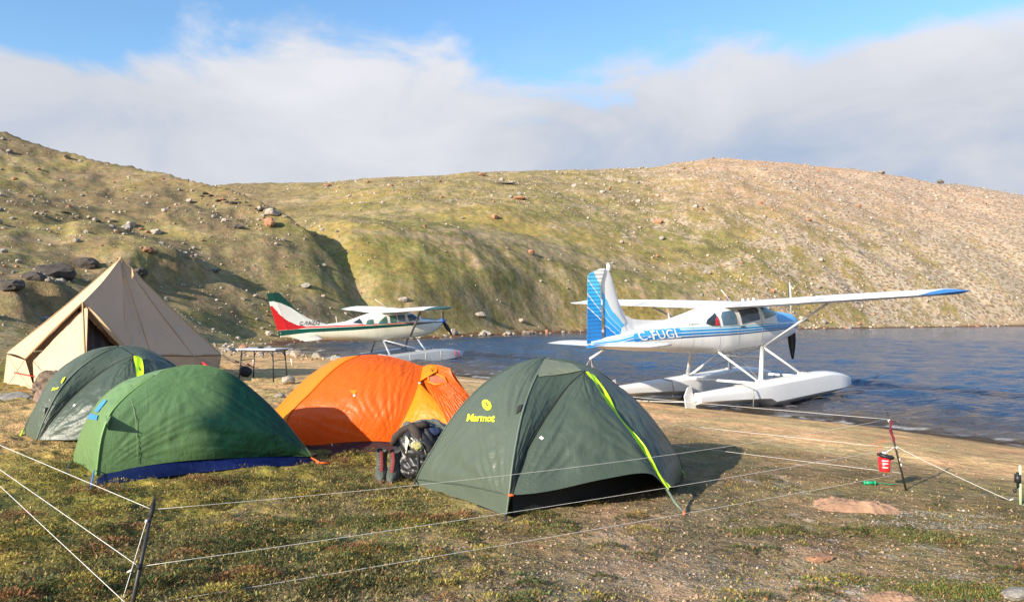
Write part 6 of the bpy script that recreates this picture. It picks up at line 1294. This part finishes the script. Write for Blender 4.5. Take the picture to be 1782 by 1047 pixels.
MB().tube([(-.05, 0, .02), (.05, 0, .02)], .016, 10).obj('core', MGR, sp_, True); MB().tube([(-.055, 0, .02), (-.045, 0, .02)], .024, 12).obj('flange', MGR, sp_, True); MB().tube([(.045, 0, .02), (.055, 0, .02)], .024, 12).obj('flange', MGR, sp_, True)
MB().tube([(.05, 0, .02), (.12, .03, .012), (.2, -.02, .01), (.28, .02, .01)], .003, 5).obj('loose_line', MGR, sp_, True)
# fishing rod butt standing in the ground at the right edge
p = gp(1776, 877); rd = empty('fishing_rod', p, 'pale green fishing rod section with a black reel standing upright at the right edge', 'fishing rod')
MPG = mat('pale_green_rod', (.45, .62, .36), .4); MB().tube([(0, 0, -.04), (0, 0, .34)], .011, 10).obj('rod_blank', MPG, rd, True); MB().tube([(-.022, 0, .19), (-.022, 0, .26)], .026, 14).obj('reel_spool', M_DARKM, rd, True)
MB().tube([(-.02, 0, .15), (-.022, 0, .28)], .012, 8).obj('reel_foot', M_DARKM, rd, True); MB().tube([(-.02, 0, .15), (-.05, -.01, .125)], .006, 6).sphere((-.055, -.01, .12), .017, 8, 6).obj('crank_handle', M_DARKM, rd, True)
o = MB().tube([(0, 0, 0), (.03, 0, .012)], .006, 6).obj('ground_peg', M_CORDW, None); o.location = pg; tag(o, 'small peg holding the guy cord at the right', 'peg')

# ------------------------------------------------------------------ ground cover in front
def foreground():
    rg = np.random.default_rng(77)
    def pts(n, rmin, rmax, amin=-.66, amax=.66, pw=1.0):
        r = np.exp(rg.uniform(math.log(rmin), math.log(rmax), n)); a = rg.uniform(amin, amax, n); return r*np.sin(a), r*np.cos(a)
    def leaves(name, x, y, size, per, spread, hgt, colf, label, upright=.5, wob=.5):
        n = len(x); z = height(x, y); X = np.repeat(x, per); Y = np.repeat(y, per); Z = np.repeat(z, per); S = np.repeat(size, per); m = len(X)
        a = rg.uniform(0, 6.283, m); rr = np.sqrt(rg.random(m))*spread*S; X = X+rr*np.cos(a); Y = Y+rr*np.sin(a); Z = Z+S*hgt*rg.random(m)*(1-.5*rr/(spread*S+1e-6))-.002
        th = rg.uniform(0, 6.283, m); tl = rg.normal(0, wob, m)+upright; ln = S*rg.uniform(.5, 1.1, m); w = ln*rg.uniform(.22, .45, m)
        dx = np.stack([np.cos(th)*np.cos(tl), np.sin(th)*np.cos(tl), np.sin(tl)], 1)*ln[:, None]; sx = np.stack([-np.sin(th), np.cos(th), rg.normal(0, .3, m)*(wob > .2)], 1)*w[:, None]*.5
        B_ = np.stack([X, Y, Z], 1); vs = np.stack([B_, B_+dx*.5+sx, B_+dx, B_+dx*.5-sx], 1).reshape(-1, 3); c = np.repeat(colf(X, Y, m), 4, 0)
        mt = mat(name+'_leaf', (1, 1, 1), .8, spec=.2, var=.12, attr='col', trans=.25)
        o = mk(name, vs, np.arange(m*4).reshape(-1, 4), mt, None, False, {'col': ('FLOAT_COLOR', c)}); tag(o, label, None, None, 'stuff')
    def jit(c, m, s=.25): return np.array(c)*(1+rg.normal(0, s, (m, 1)))*(1+rg.normal(0, .06, (m, 3)))
    # clear of the tents' floors
    polys = [[k1['A'], k1['B'], k1['E'], k1['D']], [k2['A'], k2['B'], k2['E'], k2['D']], [gp(127, 806), gp(172, 838), gp(540, 806), V(-2.4, 8.9, 0), V(-4.0, 9.0, 0)], [V(-2.8, 9.1, 0), V(-1.4, 9.1, 0), V(-1.0, 10.4, 0), V(-2.8, 10.4, 0)]]
    def inside(x, y):
        r = np.zeros(len(x), bool)
        for P in polys:
            c = np.mean(P, 0); k = np.ones(len(x), bool)
            for i in range(len(P)):
                a, b = c+(P[i]-c)*1.10, c+(P[(i+1) % len(P)]-c)*1.10; s0 = (b[0]-a[0])*(c[1]-a[1])-(b[1]-a[1])*(c[0]-a[0]); k &= ((b[0]-a[0])*(y-a[1])-(b[1]-a[1])*(x-a[0]))*s0 > 0
            r |= k
        return r
    # yellow green moss and grass
    x, y = pts(38000, 3.9, 15); d = shore_d(x, y); mm = mossmask(x, y, d); n2 = fbm(x*1.3, y*1.3, 3, 701); keep = (rg.random(len(x)) < np.clip(mm*1.1+.04+.25*(n2 > .25), 0, 1)*(.45+n2)) & ~inside(x, y) & (d > 5); x, y = x[keep], y[keep]
    def cm(X, Y, m):
        k = np.clip(.5+fbm(X*1.4, Y*1.4, 3, 711)*1.4, 0, 1)[:, None]; c = jit((.42, .32, .075), m)*(1-k)+jit((.24, .21, .06), m)*k; q = rg.random(m)[:, None]; return np.clip(np.where(q < .05, jit((.42, .13, .04), m), np.where(q < .25, jit((.48, .38, .18), m), c)), .005, 1)
    leaves('moss_and_grass', x, y, rg.uniform(.013, .032, len(x)), 5, 1.4, .8, cm, 'yellow green moss and short grass carpeting the left foreground', .75)
    # dark crowberry shrubs
    x, y = pts(40000, 3.9, 13); d = shore_d(x, y); n3 = fbm(x*.9+4, y*.9, 4, 721); patch = ss(.12, .26, n3+.10*ss(1.5, -2.5, x)); keep = (rg.random(len(x)) < patch*(.10+.90*ss(2.2, -1.2, x))) & ~inside(x, y) & (d > 5.5); x, y = x[keep], y[keep]
    def cs(X, Y, m):
        q = rg.random(m)[:, None]; return np.clip(np.where(q < .10, jit((.34, .17, .07), m), np.where(q < .40, jit((.28, .24, .10), m), jit((.115, .115, .045), m))), .005, 1)
    leaves('crowberry', x, y, rg.uniform(.016, .036, len(x)), 7, 1.3, 1.3, cs, 'low dark green crowberry shrubs in patches over the foreground', .6)
    # separate cushions of heath, each a little dome
    cx, cy = pts(900, 4.0, 12); d = shore_d(cx, cy); kk = (rg.random(len(cx)) < .13+.85*ss(2.0, -1.8, cx)) & ~inside(cx, cy) & (d > 5.5); cx, cy = cx[kk], cy[kk]; nc = len(cx); cr_ = rg.uniform(.04, .17, nc)*(1+.4*ss(0, -2, cx)); kindc = rg.random(nc)
    cnt = (cr_**2*11000*np.clip(7/np.hypot(cx, cy), .4, 1.6)).astype(int)+8; idx = np.repeat(np.arange(nc), cnt); m_ = len(idx); ra = np.sqrt(rg.random(m_)); an = rg.uniform(0, 6.283, m_)
    x = cx[idx]+ra*np.cos(an)*cr_[idx]*(1+.3*np.sin(an*3+idx)); y = cy[idx]+ra*np.sin(an)*cr_[idx]*.85; up = (1-ra**2)*cr_[idx]*.32; kd = kindc[idx]
    S_ = rg.uniform(.012, .028, m_); z = height(x, y)+up*rg.uniform(.5, 1.05, m_); th = an+rg.normal(0, .8, m_); tl = .9-ra*.7+rg.normal(0, .4, m_); w = S_*rg.uniform(.25, .5, m_)
    dx = np.stack([np.cos(th)*np.cos(tl), np.sin(th)*np.cos(tl), np.sin(tl)], 1)*S_[:, None]; sx = np.stack([-np.sin(th), np.cos(th), rg.normal(0, .3, m_)], 1)*w[:, None]*.5; B_ = np.stack([x, y, z], 1)
    vs = np.stack([B_, B_+dx*.5+sx, B_+dx, B_+dx*.5-sx], 1).reshape(-1, 3); q = rg.random(m_)[:, None]; kd = kd[:, None]
    c = np.where(kd < .5, jit((.085, .105, .034), m_), np.where(kd < .78, jit((.36, .30, .07), m_), np.where(kd < .9, jit((.26, .13, .06), m_), jit((.20, .22, .07), m_)))); c = np.where(q < .12, jit((.36, .17, .06), m_), c)
    o = mk('heath_cushions', vs, np.arange(m_*4).reshape(-1, 4), mat('cushion_leaf', (1, 1, 1), .8, spec=.2, var=.12, attr='col', trans=.25), None, False, {'col': ('FLOAT_COLOR', np.clip(np.repeat(c, 4, 0), .005, 1))}); tag(o, 'low cushions of heath, moss and crowberry dotted over the foreground', None, None, 'stuff')
    # bright green creeping plants near the flat stone and at the bottom right
    xs = []; ys = []
    for px, py, sx, sy, n in ((1530, 925, .30, .08, 600), (1630, 940, .20, .06, 300), (1640, 1025, .25, .08, 800), (1720, 1035, .2, .06, 500), (700, 915, .35, .10, 1000), (560, 960, .6, .22, 2200), (1320, 925, .14, .05, 300), (1425, 1005, .3, .1, 300)):
        c = gp(px, py); xs.append(c[0]+rg.normal(0, sx, n)); ys.append(c[1]+rg.normal(0, sy, n))
    x = np.concatenate(xs); y = np.concatenate(ys); ok = ~inside(x, y); x, y = x[ok], y[ok]
    def cg(X, Y, m):
        q = rg.random(m)[:, None]; return np.clip(np.where(q < .12, jit((.30, .12, .05), m), np.where(q < .5, jit((.24, .24, .06), m), jit((.13, .17, .045), m))), .005, 1)
    leaves('creeping_willow', x, y, rg.uniform(.010, .024, len(x)), 6, 1.3, .9, cg, 'bright green creeping plants in small mats between stones', .5)
    # dry stalks and twigs over the bare soil
    x, y = pts(30000, 3.9, 13); d = shore_d(x, y); keep = (~inside(x, y)) & (d > 4.5) & (rg.random(len(x)) < .75); x, y = x[keep], y[keep]
    def ct(X, Y, m):
        q = rg.random(m)[:, None]; return np.clip(np.where(q < .35, jit((.50, .37, .22), m), np.where(q < .75, jit((.24, .15, .09), m), jit((.30, .22, .08), m))), .005, 1)
    leaves('dry_litter', x, y, rg.uniform(.008, .020, len(x)), 4, 2.5, .35, ct, 'dry stalks, twigs and leaf litter over the bare soil', .15)
    # gravel
    x, y = pts(42000, 3.9, 16); d = shore_d(x, y); k = (d > .2) & ~inside(x, y) & (rg.random(len(x)) < (1-.85*mossmask(x, y, d))*np.where(d < 6.5, .28, .8)); x, y = x[k], y[k]; n = len(x); z = height(x, y); s = .0035*(1-rg.random(n))**(-1/2.6); s = np.minimum(s, .016)
    ov = np.array([(1, 0, 0), (-1, 0, 0), (0, 1, 0), (0, -1, 0), (0, 0, .7), (0, 0, -.7)], float); of = np.array([(0, 2, 4), (2, 1, 4), (1, 3, 4), (3, 0, 4), (2, 0, 5), (1, 2, 5), (3, 1, 5), (0, 3, 5)])
    jt = 1+rg.normal(0, .25, (n, 6, 1)); a = rg.uniform(0, 6.28, n); ca, sa = np.cos(a), np.sin(a); v = ov[None]*jt*s[:, None, None]; vx = v[..., 0]*ca[:, None]-v[..., 1]*sa[:, None]; vy = v[..., 0]*sa[:, None]+v[..., 1]*ca[:, None]
    vv = np.stack([vx+x[:, None], vy+y[:, None], v[..., 2]+z[:, None]+s[:, None]*.25], -1).reshape(-1, 3); ff = (of[None]+np.arange(n)[:, None, None]*6).reshape(-1, 3)
    q = rg.random(n)[:, None]; c = np.where(q < .04, (.46, .40, .33), np.where(q < .55, (.36, .22, .14), np.where(q < .8, (.25, .20, .15), (.40, .30, .19))))*(1+rg.normal(0, .15, (n, 1)))
    o = mk('gravel', vv, ff, mat('gravel_stone', (1, 1, 1), .9, var=.1, attr='col'), None, False, {'col': ('FLOAT_COLOR', np.clip(np.repeat(c, 6, 0), .01, 1))}); tag(o, 'loose gravel over the soil and the beach', None, None, 'stuff')
    # lichen crusts, pale flakes
    xs = []; ys = []
    for px, py, sx, sy, n in ((1640, 915, .35, .08, 420), (1590, 893, .25, .04, 260), (1180, 985, .35, .10, 120), (1390, 1010, .4, .10, 260), (1500, 960, .3, .06, 80), (1690, 1005, .25, .06, 90), (1100, 1010, .3, .1, 60), (1660, 900, .2, .05, 100)):
        c = gp(px, py); xs.append(c[0]+rg.normal(0, sx, n)); ys.append(c[1]+rg.normal(0, sy, n))
    x = np.concatenate(xs); y = np.concatenate(ys)
    leaves('white_lichen', x, y, rg.uniform(.012, .034, len(x)), 4, 1.0, .25, lambda X, Y, m: np.clip(jit((.60, .56, .50), m, .12), .01, 1), 'whitish lichen crusts flecking the soil at the right', .03, .12)
foreground()
